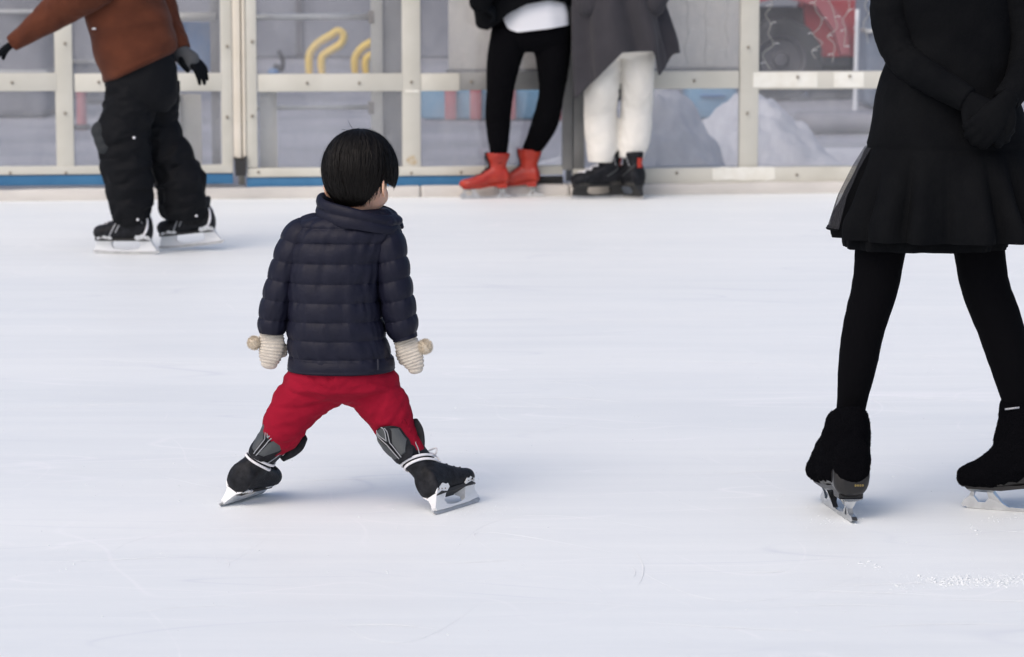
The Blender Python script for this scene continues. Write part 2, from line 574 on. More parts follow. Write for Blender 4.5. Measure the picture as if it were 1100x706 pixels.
# kerb under the barrier: cast pieces butted end to end, worn top edge
bm = bmesh.new()
pxs = [-700, 120, 452, 612, 1000, 1900]
for a, b in zip(pxs[:-1], pxs[1:]):
    u0, u1 = fhit(a, 212)[0], fhit(b, 212)[0]
    box(bm, u0 + .003, u1 - .003, 0.0, 0.22, -0.01, fhit(300, 201.5)[1], 0.008, FM)
bmesh.ops.subdivide_edges(bm, edges=[e for e in bm.edges if e.calc_length() > 0.3], cuts=60)
for v in bm.verts:
    v.co += Vector((0, 0, 0.006 * nz(v.co, 6) if v.co.z > .03 else 0)) + FN * 0.006 * nz(v.co, 9, 3)
kerb = finish('kerb', bm, M['kerb'], sharp=40)
kerb['kind'] = 'structure'

# ------------------------------------------------------------------ barrier
Z_TOP = 2.15
def bolts(root, spots, off=0.046):
    for px, py in spots:
        u, z = fhit(px, py, off)
        b = bmesh.new()
        bmesh.ops.create_cone(b, cap_ends=True, segments=12, radius1=0.009, radius2=0.006, depth=0.008,
                              matrix=FM @ Matrix.Translation((u, off - 0.004, z)) @ Matrix.Rotation(R(90), 4, 'X'))
        finish('bolt', b, M['bolt'], root, sharp=30)

def fpart(name, m, root, px0, px1, py0, py1, off0, off1, to_top=False, bev=0.003):
    b = bmesh.new()
    if to_top:
        u0, u1 = fhit(px0, py1, off0)[0], fhit(px1, py1, off0)[0]
        z0 = fhit((px0 + px1) / 2, py1, off0)[1]
        box(b, u0, u1, off0, off1, z0, Z_TOP, bev, FM)
    else:
        fbox(b, px0, px1, py0, py1, off0, off1, bev)
    return finish(name, b, m, root, sharp=30)

def py_shift(px):      # upper rail drops a little less than the kerb
    return -2.8 * (px - 30) / 800

def barrier_root(label, px):
    u = fhit(px, 200, .06)[0]
    return thing('rink_barrier', label, 'barrier', fpt(u, .08, 0.06))

def panes(root, px0, px1, py0, py1, top=True):
    fpart('pane', M['pane'], root, px0, px1, py0, py1, .066, .072, bev=0)
def top_pane(root, px0, px1, py1, m='pane'):
    fpart('pane', M[m], root, px0, px1, 0, py1, .066, .072, to_top=True, bev=0)

def xpost(root, px0, px1, mname='paint', o0=.05, o1=.10):
    fpart('post', M[mname], root, px0, px1, 0, 180, o0, o1, to_top=True)

# left section
br = barrier_root('cream framed glass barrier with blue kick strip behind the skater in brown', 30)
for a, b in ((-560, -540), (-330, -311), (-140, -121), (61, 80), (238.5, 250.5)):
    xpost(br, a, b)
segs = [-560, -540, -330, -311, -140, -121, 61, 80, 238.5]
for a, b in ((-540, -330), (-311, -140), (-121, 61), (80, 238.5)):
    fpart('rail', M['paint'], br, a, b, 79, 98.5, .048, .10)
    panes(br, a, b, 98.5, 180.5)
    top_pane(br, a, b, 79)
    u0, u1 = fhit(a, 0, .05)[0], fhit(b, 0, .05)[0]
    bb = bmesh.new(); box(bb, u0, u1, .048, .10, Z_TOP - .09, Z_TOP - .001, .003, FM)
    finish('rail', bb, M['paint'], br, sharp=30)
fpart('bottom_rail', M['paint'], br, -560, 250.5, 180.5, 189.5, .045, .10)
fpart('kick_strip', M['blue'], br, -560, 250.5, 190.2, 201.2, .055, .10)
bolts(br, [(13, 89), (70, 47), (70, 122), (11, 186), (71, 186), (106, 88.5), (150, 186), (244, 50), (244, 126)])

# gate post: twin pale strips above a black rubber foot
gp = thing('gate_post', 'tall pale twin-strip gate post with black rubber foot, between the two framed barriers', 'gate post', fpt(fhit(257, 190, .05)[0], .06, .07))
fpart('strip', M['paint_lt'], gp, 251.2, 259.6, 0, 170, .040, .075, to_top=True)
fpart('strip', M['paint_lt'], gp, 261.0, 264.6, 0, 170, .044, .075, to_top=True)
fpart('backing', M['rust'], gp, 251.0, 264.9, 0, 172, .076, .10, to_top=True)
bb = bmesh.new()
u0, u1 = fhit(252, 180, .03)[0], fhit(264.6, 180, .03)[0]
z1, z0 = fhit(258, 168, .03)[1], fhit(258, 189, .03)[1]
extrude_outline(bb, [(u0 + .004, z0), (u1 - .004, z0), (u1, z0 + .03), (u1 + .002, z1), (u1 - .012, z1 - .004), (u1 - .02, z1 - .02), (u0 + .02, z1 - .016), (u0, z1)], .025, FM @ Matrix.Translation((0, .052, 0)))
finish('rubber_foot', bb, M['rubber'], gp, smooth=False)

# middle section
br = barrier_root('cream framed glass barrier with blue kick strip behind the head of the small child', 440)
xpost(br, 265.3, 277)
xpost(br, 432.6, 452.2)
fpart('post', M['paint_gr_shade'], br, 604.5, 615, 0, 183, .05, .10, to_top=True)  # post in shade: the darkening is painted in as dark grey
for a, b, mt_, y0, y1 in ((277, 432.6, 'paint', 79.5, 98.5), (452.2, 494, 'paint', 79, 98), (494.3, 604.5, 'paint_gr_shade', 78, 97)):
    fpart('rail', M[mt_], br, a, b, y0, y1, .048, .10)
    bb = bmesh.new(); u0, u1 = fhit(a, 0, .05)[0], fhit(b, 0, .05)[0]
    box(bb, u0, u1, .048, .10, Z_TOP - .09, Z_TOP - .001, .003, FM)
    finish('rail', bb, M['paint'], br, sharp=30)
for a, b in ((277, 432.6), (452.2, 604.5)):
    panes(br, a, b, 98.2, 179.5)
    top_pane(br, a, b, 79)
fpart('bottom_rail', M['paint'], br, 265.3, 604.5, 179.5, 189, .045, .10)
fpart('kick_strip', M['blue'], br, 265.3, 565, 189.6, 200.8, .055, .10)
fpart('kick_strip', M['rubber'], br, 565.4, 605, 189.6, 197.0, .060, .10)
bolts(br, [(330, 89.5), (386, 89.5), (442, 88.5), (271, 45), (271, 125), (442, 186), (277.5, 185), (495, 185), (506, 88)])
rnd = random.Random(6)
ua, za = fhit(435, 166, .048); ub, zb_ = fhit(450, 179, .048)
bb = bmesh.new()
extrude_outline(bb, [((ua + ub) / 2 + (ub - ua) * .46 * math.cos(t) * rnd.uniform(.55, 1), (za + zb_) / 2 + (za - zb_) * .5 * math.sin(t) * rnd.uniform(.6, 1)) for t in np.linspace(0, 2 * math.pi, 22)[:-1]], .0006, FM @ Matrix.Translation((0, .0492, 0)))
o = finish('weld_patch', bb, M['rust'], br, smooth=False)
o['label'] = 'rusty patch at the foot of the post'
o = fpart('weld_patch', M['tape'], br, 435, 450, 96.5, 99.5, .0465, .0478)

# right section
br = barrier_root('cream framed glass barrier with white tape patches and no blue strip', 800)
fpart('post', M['paint_gr_shade'], br, 616, 628, 0, 183, .052, .10, to_top=True)  # neighbouring shaded post, its shade likewise put into the grey colour
for a, b in ((794, 814), (985, 1004), (1180, 1199), (1400, 1419)):
    xpost(br, a, b)
for a, b in ((628, 794), (814, 985), (1004, 1180), (1199, 1400)):
    fpart('rail', M['paint'], br, a, b, 76.8, 95.6, .048, .10)
    panes(br, a, b, 95.4, 178)
    top_pane(br, a, b, 76.5, 'pane_clear' if a > 800 else 'pane')
    bb = bmesh.new(); u0, u1 = fhit(a, 0, .05)[0], fhit(b, 0, .05)[0]
    box(bb, u0, u1, .048, .10, Z_TOP - .09, Z_TOP - .001, .003, FM)
    finish('rail', bb, M['paint'], br, sharp=30)
fpart('bottom_rail', M['paint'], br, 616, 1419, 178.2, 195.8, .035, .12)
for a, b, y0, y1 in ((809, 878, 77.5, 93.8), (896, 928, 77.5, 93.8)):
    fpart('tape_patch', M['tape'], br, a, b, y0, y1, .0455, .0475, bev=0)
# ragged tape on the sill
bb = bmesh.new()
rnd = random.Random(2)
u0, z1 = fhit(765, 179, .033); u1, z0 = fhit(832, 195.5, .033)
pt = [(u0 + (u1 - u0) * i / 14, z1 - .002 - rnd.random() * .006) for i in range(15)]
pt += [(u1 - (u1 - u0) * i / 14 + rnd.uniform(-.004, .004), z0 + .004 + rnd.random() * .014) for i in range(15)]
extrude_outline(bb, pt, .0012, FM @ Matrix.Translation((0, .0335, 0)))
finish('tape_patch', bb, M['tape'], br, smooth=False)
bb = bmesh.new()
u0, z1 = fhit(706, 199, -.003); u1, z0 = fhit(727, 203, -.003)
bolts(br, [(746, 87), (804, 51), (803, 122), (857, 83), (913, 82), (856, 188), (727, 186), (930, 188)], off=.034)

# ------------------------------------------------------------------ behind the barrier
def frame_box(root, name, m, px0, px1, py0, py1, o0, o1, bev=.004):
    b = bmesh.new(); fbox(b, px0, px1, py0, py1, o0, o1, bev)
    return finish(name, b, m, root, sharp=30)

def solo_box(name, label, cat, m, px0, px1, py0, py1, o0, o1, group=None, z_floor=False):
    t = thing(name, label, cat, fpt(fhit((px0 + px1) / 2, 150, o0)[0], (o0 + o1) / 2, 0), group)
    b = bmesh.new()
    fbox(b, px0, px1, py0, py1, o0, o1, .004)
    # a channel: web and two lips
    finish('web', b, m, t, sharp=30)
    for x0, x1 in ((px0, px0 + 1.2), (px1 - 1.2, px1)):
        b = bmesh.new(); fbox(b, x0, x1, py0, py1, o0 - .03, o0 - .0005, .002)
        finish('lip', b, m, t, sharp=30)
    return t
solo_box('channel_post', 'short cream channel post behind the lower glass beside the skater in brown', 'post', M['paint'], 193, 217, 101, 196, .30, .34)
solo_box('channel_post', 'short wide cream channel post behind the lower glass just right of the gate post', 'post', M['paint'], 279, 298, 99, 196, .16, .20)
sg = thing('service_gate', 'cream post with grey sheet and two silver pipes behind the glass above the child', 'gate', fpt(fhit(405, 150, .3)[0], .32, 0))
b = bmesh.new(); u0, u1 = fhit(399, 100, .3)[0], fhit(411.5, 100, .3)[0]; box(b, u0, u1, .30, .36, .0, 1.9, .004, FM); finish('post', b, M['paint'], sg, sharp=30)
b = bmesh.new(); u0, u1 = fhit(412, 100, .3)[0], fhit(433, 100, .3)[0]; box(b, u0, u1, .335, .345, .03, 1.85, .002, FM); finish('sheet', b, M['paint_gr_shade'], sg, sharp=30)
def pipe(root, px0, px1, py, off, r, m=M['pipe']):
    b = bmesh.new()
    u0, z = fhit(px0, py, off); u1, _ = fhit(px1, py, off)
    tube(b, [fpt(u0, off, z), fpt(u1, off, z)], [r, r], n=16, step=.2)
    return finish('pipe', b, m, root)
pipe(sg, 262, 398.6, 18.5, .33, .020)
pipe(sg, 262, 398.6, 116, .33, .014)
b = bmesh.new(); u0, u1 = fhit(255, 100, .3)[0], fhit(262, 100, .3)[0]; box(b, u0, u1, .30, .36, .0, 1.9, .004, FM); finish('post', b, M['paint'], sg, sharp=30)
for py in (18.5, 116):
    u, z = fhit(396, py, .3)
    b = bmesh.new(); box(b, u, u + .03, .295, .36, z - .035, z + .035, .004, FM); finish('clamp', b, M['bolt'], sg, sharp=30)
ph = thing('pipe_rail', 'cream pipe rail with blue sheet behind the upper glass right of the skater in brown', 'rail', fpt(fhit(215, 150, .35)[0], .36, 0))
pipe(ph, 176, 232, 18, .33, .024, M['paint'])
frame_box(ph, 'sheet', M['navyplate'], 190, 226, 24, 76, .40, .42)
for a, bb_ in ((176, 180), (227, 236)):
    b = bmesh.new(); u0, u1 = fhit(a, 100, .36)[0], fhit(bb_, 100, .36)[0]; box(b, u0, u1, .36, .42, .0, 1.5, .003, FM); finish('post', b, M['paint_gr_shade'], ph, sharp=30)

# cream board behind the upper glass
bd = thing('cream_board', 'large cream board standing behind the upper glass and the two standing women', 'board', fpt(fhit(640, 75, .3)[0], .35, 0))
frame_box(bd, 'panel', M['board'], 482, 803, -60, 73.5, .28, .32)
frame_box(bd, 'bottom_edge', M['paint_gr_shade'], 480, 805, 73.8, 78, .27, .33)  # grey strip along the bottom of the board
for a, bb_ in ((607, 613), (796, 802)):
    b = bmesh.new(); u0, u1 = fhit(a, 100, .4)[0], fhit(bb_, 100, .4)[0]; box(b, u0, u1, .335, .38, .0, 1.6, .003, FM); finish('leg', b, M['paint_gr_shade'], bd, sharp=30)

# fairy lights hanging inside the glass
rnd = random.Random(8)
def string_light(px, label, off, y1=70, tangled=False):
    t = thing('string_light', label, 'fairy lights', fpt(fhit(px, 0, off)[0], off, Z_TOP - .1), 'fairy light wires hanging behind the glass')
    b = bmesh.new()
    u, zb = fhit(px, y1, off)
    pts = []
    z = Z_TOP - .1
    uu = u
    while z > zb:
        pts.append(fpt(uu, off, z))
        z -= rnd.uniform(.035, .06)
        uu = u + rnd.uniform(-1, 1) * (.035 if tangled else .012)
    wire(b, pts, .0022, n=6, step=.012)
    finish('wire', b, M['wire'], t)
    for p in pts[2::2]:
        b = bmesh.new()
        ang = rnd.uniform(-1, 1)
        q = p + FD * .03 * math.copysign(1, ang) + Vector((0, 0, .02 * ang))
        tube(b, [p, p.lerp(q, .5) + Vector((0, 0, .006)), q], [.0015, .002, .003], n=6, step=.01, ref=Vector((.3, .9, .1)))
        finish('lamp', b, M['bulb'], t)
for i, px in enumerate((737, 758, 780)):
    string_light(px, ('leftmost', 'middle', 'rightmost')[i] + ' of the three fairy light wires in front of the cream board', .09, 72)
for i, (px, y1) in enumerate(((824, 76), (878, 70), (893, 74), (906, 60), (930, 50))):
    string_light(px, ('thin fairy light wire hanging over the black tyre', 'tangled fairy light wire hanging where the tyre meets the red panel',
                      'tangled fairy light wire over the middle of the red panel', 'short fairy light wire over the right of the red panel',
                      'fairy light wire beside the black sleeve, right of the red panel')[i], .09, y1, True)

# red tractor
TY = 25.5
def T(px, py, dy=0.0):
    return P(px, py, TY + dy)
tr = thing('tractor', 'red tractor with big black tyre behind the glass beside the woman in black', 'tractor', (T(845, 90).x, TY, 0))
wc = Vector((T(838, 48).x, TY, 0)); wr = 0.36; wc.z = wr - .01
def wheel(c, r, wd):
    b = bmesh.new()
    prof = [(r * .60, -wd), (r * .90, -wd), (r * .98, -wd * .8), (r, -wd * .5), (r, wd * .5), (r * .98, wd * .8), (r * .90, wd), (r * .60, wd)]
    n = 72
    rg = [[Vector((c.x + math.cos(a) * (q[0] + (.012 if (k // 3) % 2 and 2 <= j <= 5 else 0)), c.y + q[1], c.z + math.sin(a) * (q[0] + (.012 if (k // 3) % 2 and 2 <= j <= 5 else 0)))) for k, a in enumerate([2 * math.pi * i / n for i in range(n)])] for j, q in enumerate(prof)]
    rings_to_bm(b, rg, False, False)
    ty = finish('wheel', b, M['tyre'], tr, sharp=35)
    b = bmesh.new()
    prof = [(r * .61, -wd * .9), (r * .55, -wd * .85), (r * .5, -wd * .3), (r * .2, -wd * .25), (r * .16, -wd * .7), (0.001, -wd * .75)]
    rg = [[Vector((c.x + math.cos(2 * math.pi * i / n) * q[0], c.y + q[1], c.z + math.sin(2 * math.pi * i / n) * q[0])) for i in range(n)] for q in prof]
    rings_to_bm(b, rg, False, True)
    finish('rim', b, M['hub'], ty, sharp=35)
wheel(wc, wr, .12)
wheel(wc + Vector((0, 1.0, 0)), wr, .12)
wheel(wc + Vector((-1.5, .1, -.06)), wr - .06, .1)
wheel(wc + Vector((-1.5, .9, -.06)), wr - .06, .1)
b = bmesh.new()
extrude_outline(b, [(wc.x - .75, .30), (wc.x + .62, .30), (wc.x + .62, .62), (wc.x + .2, .80), (wc.x - .75, .8)], .36, Matrix.Translation((0, TY + .5, 0)))
finish('chassis', b, M['hub'], tr, smooth=False)
b = bmesh.new()
mf = [(wc.x - .50, .42), (wc.x - .46, .66), (wc.x - .3, .83), (wc.x, .90), (wc.x + .3, .82), (wc.x + .46, .6), (wc.x + .52, .40), (wc.x + .60, .40), (wc.x + .56, .68), (wc.x + .36, .92), (wc.x, 1.0), (wc.x - .34, .94), (wc.x - .56, .72), (wc.x - .60, .42)]
extrude_outline(b, mf, .14, Matrix.Translation((0, TY, 0)))
finish('mudguard', b, M['pinkred'], tr, smooth=False)
b = bmesh.new()
box(b, wc.x - 1.9, wc.x - .62, TY + .2, TY + .8, .5, 1.05, .06)
finish('bonnet', b, M['red'], tr, sharp=40)
b = bmesh.new()
box(b, wc.x - .2, wc.x + .3, TY + .3, TY + .7, .95, 1.08, .04); box(b, wc.x + .24, wc.x + .34, TY + .3, TY + .7, 1.09, 1.5, .03)
finish('seat', b, M['tyre'], tr, sharp=40)
b = bmesh.new()
x0, z1 = T(860, 12, .3).x, T(868, 6, .3).z
x1 = T(923, 12, .3).x
zb = T(890, 60, .3).z
extrude_outline(b, [(x0, z1), (x0 + .04, z1 + .05), (x1, z1 + .05), (x1 + .03, z1), (x1 - .02, zb), (x0 + .10, zb), (x0 + .03, z1 - .25)], .30, Matrix.Translation((0, TY + .35, 0)))
finish('rear_hopper', b, M['red'], tr, smooth=False)
b = bmesh.new()
box(b, x0 + .1, x1 - .05, TY + .2, TY + .6, .0, zb - .002, .02)
finish('hopper_stand', b, M['tyre'], tr, sharp=30)

mp_ = thing('marker_pole', 'thin white pole standing in front of the red machine', 'pole', (P(919, 80, 22).x, 22, 0))
b = bmesh.new(); tube(b, [(P(919, 80, 22).x, 22, 0), (P(921, 12, 22).x, 22, P(921, 10, 22).z)], [.018, .016], n=12, step=.1)
finish('shaft', b, M['whitepl'], mp_)
b = bmesh.new(); bmesh.ops.create_cone(b, cap_ends=True, segments=24, radius1=.10, radius2=.06, depth=.04, matrix=Matrix.Translation((P(919, 80, 22).x, 22, .02)))
finish('base', b, M['tyre'], mp_, sharp=30)

def drape(name, label, cat, px0, px1, py0, Y, depth, m, seed=0):
    """a tarpaulin-covered heap of goods: rounded block with sagging folds"""
    a, c_ = P(px0, py0, Y), P(px1, py0, Y)
    t = thing(name, label, cat, ((a.x + c_.x) / 2, Y, 0))
    b = bmesh.new()
    bmesh.ops.create_cube(b, size=1, matrix=Matrix.Translation(((a.x + c_.x) / 2, Y, a.z / 2)) @ Matrix.Diagonal((c_.x - a.x, depth, a.z, 1)))
    bmesh.ops.bevel(b, geom=b.edges[:], offset=.07, segments=4, profile=.5, affect='EDGES')
    bmesh.ops.subdivide_edges(b, edges=b.edges[:], cuts=5, use_grid_fill=True)
    for v in b.verts:
        k = .05 * nz((v.co.x * 2.5, v.co.y * 2.5, v.co.z * .7), 1.5, seed) + .02 * nz(v.co, 8, seed)
        v.co += Vector((v.co.x - t.location.x, v.co.y - Y, 0)).normalized() * k + Vector((0, 0, k * .6 if v.co.z > .2 else 0))
    finish('cover', b, m, t)
    b = bmesh.new()
    for z in (.25, .6):
        if z < a.z:
            box(b, a.x - .012, c_.x + .012, Y - depth / 2 - .045, Y + depth / 2 + .045, a.z * z, a.z * z + .03, .005)
    finish('strap', b, M['pipe'], t, sharp=30)
drape('covered_stack', 'blue-grey tarpaulin-covered stack right of the red machine', 'covered stack', 926, 990, -20, 24.5, .8, M['jean'], 3)
drape('covered_stack', 'dark tarpaulin-covered stack behind the upper glass at the far left', 'covered stack', -80, 58, -60, 23.5, 1.1, mat('dark tarpaulin', (0.09, 0.092, 0.105), .7, col2=(.16, .165, .19), nscale=2.5, ndetail=6), 7)
drape('covered_stack', 'grey tarpaulin-covered stack behind the outstretched sleeve of the skater in brown', 'covered stack', 84, 172, -60, 25.5, 1.1, mat('grey tarpaulin', (0.13, 0.135, 0.155), .7, col2=(.22, .23, .26), nscale=2.5, ndetail=6), 9)

# yellow skating aids
def aid(px0, Y, s, label):
    t = thing('skating_aid', label, 'skating aid', (P(px0, 78, Y).x, Y, 0), 'yellow tube skating aids behind the glass')
    b = bmesh.new()
    q = [P(px0 + a * s, 77 + c_ * s, Y) for a, c_ in ((0, 14), (-1, -6), (0, -20), (8, -31), (24, -41), (33, -46), (38, -42), (36, -33), (24, -24), (14, -17), (13, -8), (15, 14))]
    q[0].z = q[-1].z = 0.02
    tube(b, q, [.030] + [.040] * 10 + [.030], n=14, step=.03, rounded=True)
    finish('handle_tube', b, M['yellow'], t)
    b = bmesh.new()
    box(b, q[0].x - .06, q[-1].x + .06, Y - .25, Y - .21, .0, .03, .008)
    box(b, q[0].x - .06, q[-1].x + .06, Y + .21, Y + .25, .0, .03, .008)
    box(b, q[0].x - .03, q[0].x + .03, Y - .205, Y + .205, .0, .028, .006)
    box(b, q[-1].x - .03, q[-1].x + .03, Y - .205, Y + .205, .0, .028, .006)
    finish('runner', b, M['yellow'], t, sharp=30)
aid(333, 29.0, .95, 'larger bent yellow tube loop behind the upper glass above the child')
aid(382, 29.5, .80, 'smaller bent yellow tube loop behind the glass, beside the cream channel post')
b_ = thing('dark_cable', 'short dark hose lying bent on the ground left of the yellow tubes', 'hose', (P(301, 78, 25).x, 25, 0))
b = bmesh.new(); q = [P(294, 78, 25), P(297, 70, 25), P(302, 76, 25), P(304, 66, 25), P(299, 54, 25)]; wire(b, q, .02, step=.02); finish('hose', b, M['tyre'], b_)
b = bmesh.new(); ball(b, q[0], (.05, .04, .04)); finish('nozzle', b, M['navyplate'], b_)

# low light-blue pad wall with red posts beyond the glass
pw = thing('pad_wall', 'low light blue padded wall with red uprights beyond the lower glass', 'padded wall', (P(520, 128, 22.6).x, 22.6, 0))
b = bmesh.new(); a, c_ = P(452, 128, 22.6), P(640, 104, 22.6)
box(b, a.x, c_.x, 22.6, 22.75, 0, P(500, 92, 22.6).z, .03)
finish('pad', b, M['sky_blue'], pw, sharp=40)
for px in (484, 511, 548, 600):
    b = bmesh.new(); p = P(px, 128, 22.55); box(b, p.x - .045, p.x + .045, 22.53, 22.597, 0, P(500, 94, 22.6).z, .015); finish('upright', b, M['pinkred'], pw, sharp=40)
pb = thing('pad_block', 'light blue block lying behind the snow heap right of the ivory trousers', 'padded block', (P(760, 108, 22.6).x, 22.6, 0))
b = bmesh.new(); a, c_ = P(738, 109, 22.6), P(792, 104, 22.6)
box(b, a.x, c_.x, 22.6, 23.2, 0, P(760, 90, 22.6).z, .05); finish('block', b, M['sky_blue'], pb, sharp=40)
b = bmesh.new(); box(b, a.x + .1, c_.x - .1, 22.57, 22.598, P(760, 104, 22.6).z, P(760, 101, 22.6).z, .005); finish('strap', b, M['navyplate'], pb, sharp=40)
ps = thing('marker_post', 'short faded red post beyond the lower glass left of the skater in brown', 'post', (P(88, 134, 21.5).x, 21.5, 0))
b = bmesh.new(); p = P(88, 134, 21.5); tube(b, [(p.x, 21.5, 0), (p.x, 21.5, .33)], [.04, .036], n=18, rounded=True, step=.1); finish('shaft', b, M['pinkred'], ps)
b = bmesh.new(); bmesh.ops.create_cone(b, cap_ends=True, segments=20, radius1=.08, radius2=.05, depth=.03, matrix=Matrix.Translation((p.x, 21.5, .015))); finish('base', b, M['tyre'], ps)

# snow heaps scraped off the rink
def heap(label, ridge, Y0, depth, seed):
    """ridge: picture outline (px, py) of the heap's top, standing on the ground around Y0"""
    ridge = [(a, b_) for a, b_ in ridge]
    x = [P(a, b_, Y0).x for a, b_ in ridge]
    z = [max(P(a, b_, Y0).z, 0) for a, b_ in ridge]
    t = thing('snow_heap', label, 'snow heap', ((x[0] + x[-1]) / 2, Y0, 0))
    b = bmesh.new()
    nx, ny = 90, 40
    g = []
    for i in range(nx):
        xx = x[0] + (x[-1] - x[0]) * i / (nx - 1)
        zz = max(0, float(hermite(np.array(x), np.array(z)[:, None], np.array([xx]))[0, 0]))
        row = []
        for j in range(ny):
            f = j / (ny - 1) * 2 - 1
            pr = max(0, 1 - abs(f) ** 1.6)
            hgt = zz * pr
            p = Vector((xx, Y0 + f * depth, hgt))
            d = (.07 * nz(p, 3.5, seed) + .045 * nz(p, 9, seed) + .02 * nz(p, 25, seed)) * min(1, hgt / .08)
            p.z += d
            p.z = p.z - .02 if pr == 0 else p.z
            row.append(b.verts.new(p))
        g.append(row)
    for i in range(nx - 1):
        for j in range(ny - 1):
            b.faces.new((g[i][j], g[i + 1][j], g[i + 1][j + 1], g[i][j + 1]))
    # skirt and underside give the heap a closed volume
    geo = bmesh.ops.extrude_face_region(b, geom=b.faces[:])
    for v in geo['geom']:
        if isinstance(v, bmesh.types.BMVert):
            v.co.z = -.03
    finish('snow', b, M['dirty'], t)
heap('long snow heap behind the lower glass, sloping down right of the ivory trousers', [(560, 200), (620, 160), (660, 112), (705, 92), (728, 98), (745, 118), (765, 150), (778, 180), (800, 205)], 17.2, .9, 1)
heap('smaller snow heap behind the lower glass, right of the cream post', [(700, 200), (735, 160), (762, 126), (785, 109), (808, 103), (832, 110), (858, 132), (878, 156), (895, 172), (960, 190)], 18.6, .9, 5)

# dark kerb blocks and machinery behind the small heap
drape('covered_stack', 'low dark grey covered stack behind the smaller snow heap', 'covered stack', 850, 960, 120, 21.2, .5, mat('dull tarpaulin', (.15, .15, .17), .8, col2=(.22, .22, .24), nscale=3, ndetail=6), 12)

# far building
bw = thing('far_building', 'low grey panelled building far behind the rink barrier', 'building', (0, 35, 0))
b = bmesh.new(); box(b, -16, 16, 35, 41, 0, 3.6, .02); finish('wall', b, M['wall'], bw, sharp=30)
b = bmesh.new(); box(b, -16.4, 16.4, 34.5, 41.4, 3.603, 3.9, .02); finish('roof', b, M['hub'], bw, sharp=30)
for i in range(15):
    b = bmesh.new(); box(b, -15.2 + i * 2.1, -15.12 + i * 2.1, 34.96, 34.998, .0, 3.5, 0); finish('seam', b, M['hub'], bw, smooth=False)
for i in range(6):
    b = bmesh.new(); box(b, -13 + i * 4.2, -11.2 + i * 4.2, 34.95, 34.997, 1.2, 2.5, .01); finish('window', b, M['hub'], bw, sharp=30)

# ------------------------------------------------------------------ skates
def foot_rings(Mx, k, secs, n=28, e=2.6):
    rings = []
    secs = np.array(secs, float)
    q = np.linspace(secs[0, 0], secs[-1, 0], 30)
    v = hermite(secs[:, 0], secs[:, 1:], q)
    for x, (hw, zb, zt) in zip(q, v):
        ring = []
        for i in range(n):
            th = 2 * math.pi * i / n
            c_, s_ = math.cos(th), math.sin(th)
            yy = hw * math.copysign(abs(c_) ** (2 / e), c_)
            ee = 3.2 if s_ < 0 else 2.1
            zz = (zb + zt) / 2 + (zt - zb) / 2 * math.copysign(abs(s_) ** (2 / ee), s_)
            if s_ < 0:
                yy *= 1 - .12 * abs(s_)
            ring.append(Mx @ Vector((x * k, yy * k, zz * k)))
        rings.append(ring)
    return rings

def surf(bvh, Mx, k, ax, ang, z, off):
    """point on the boot at height z seen from angle ang around the shaft axis (ang 0 = back of heel)"""
    cx, cy = ax(z)
    d = Vector((-math.cos(ang), math.sin(ang), 0))
    o = Vector((cx, cy, z)) + d * .12
    ow = Mx @ (o * k)
    dw = (Mx.to_3x3() @ -d).normalized()
    h = bvh.ray_cast(ow, dw)
    if h[0] is None:
        return Mx @ ((Vector((cx, cy, z)) + d * .035) * k)
    return h[0] - dw * off * k

def bvh_of(o, root):
    me = o.data
    off = ORG
    return BVHTree.FromPolygons([v.co + off for v in me.vertices], [p.vertices[:] for p in me.polygons])

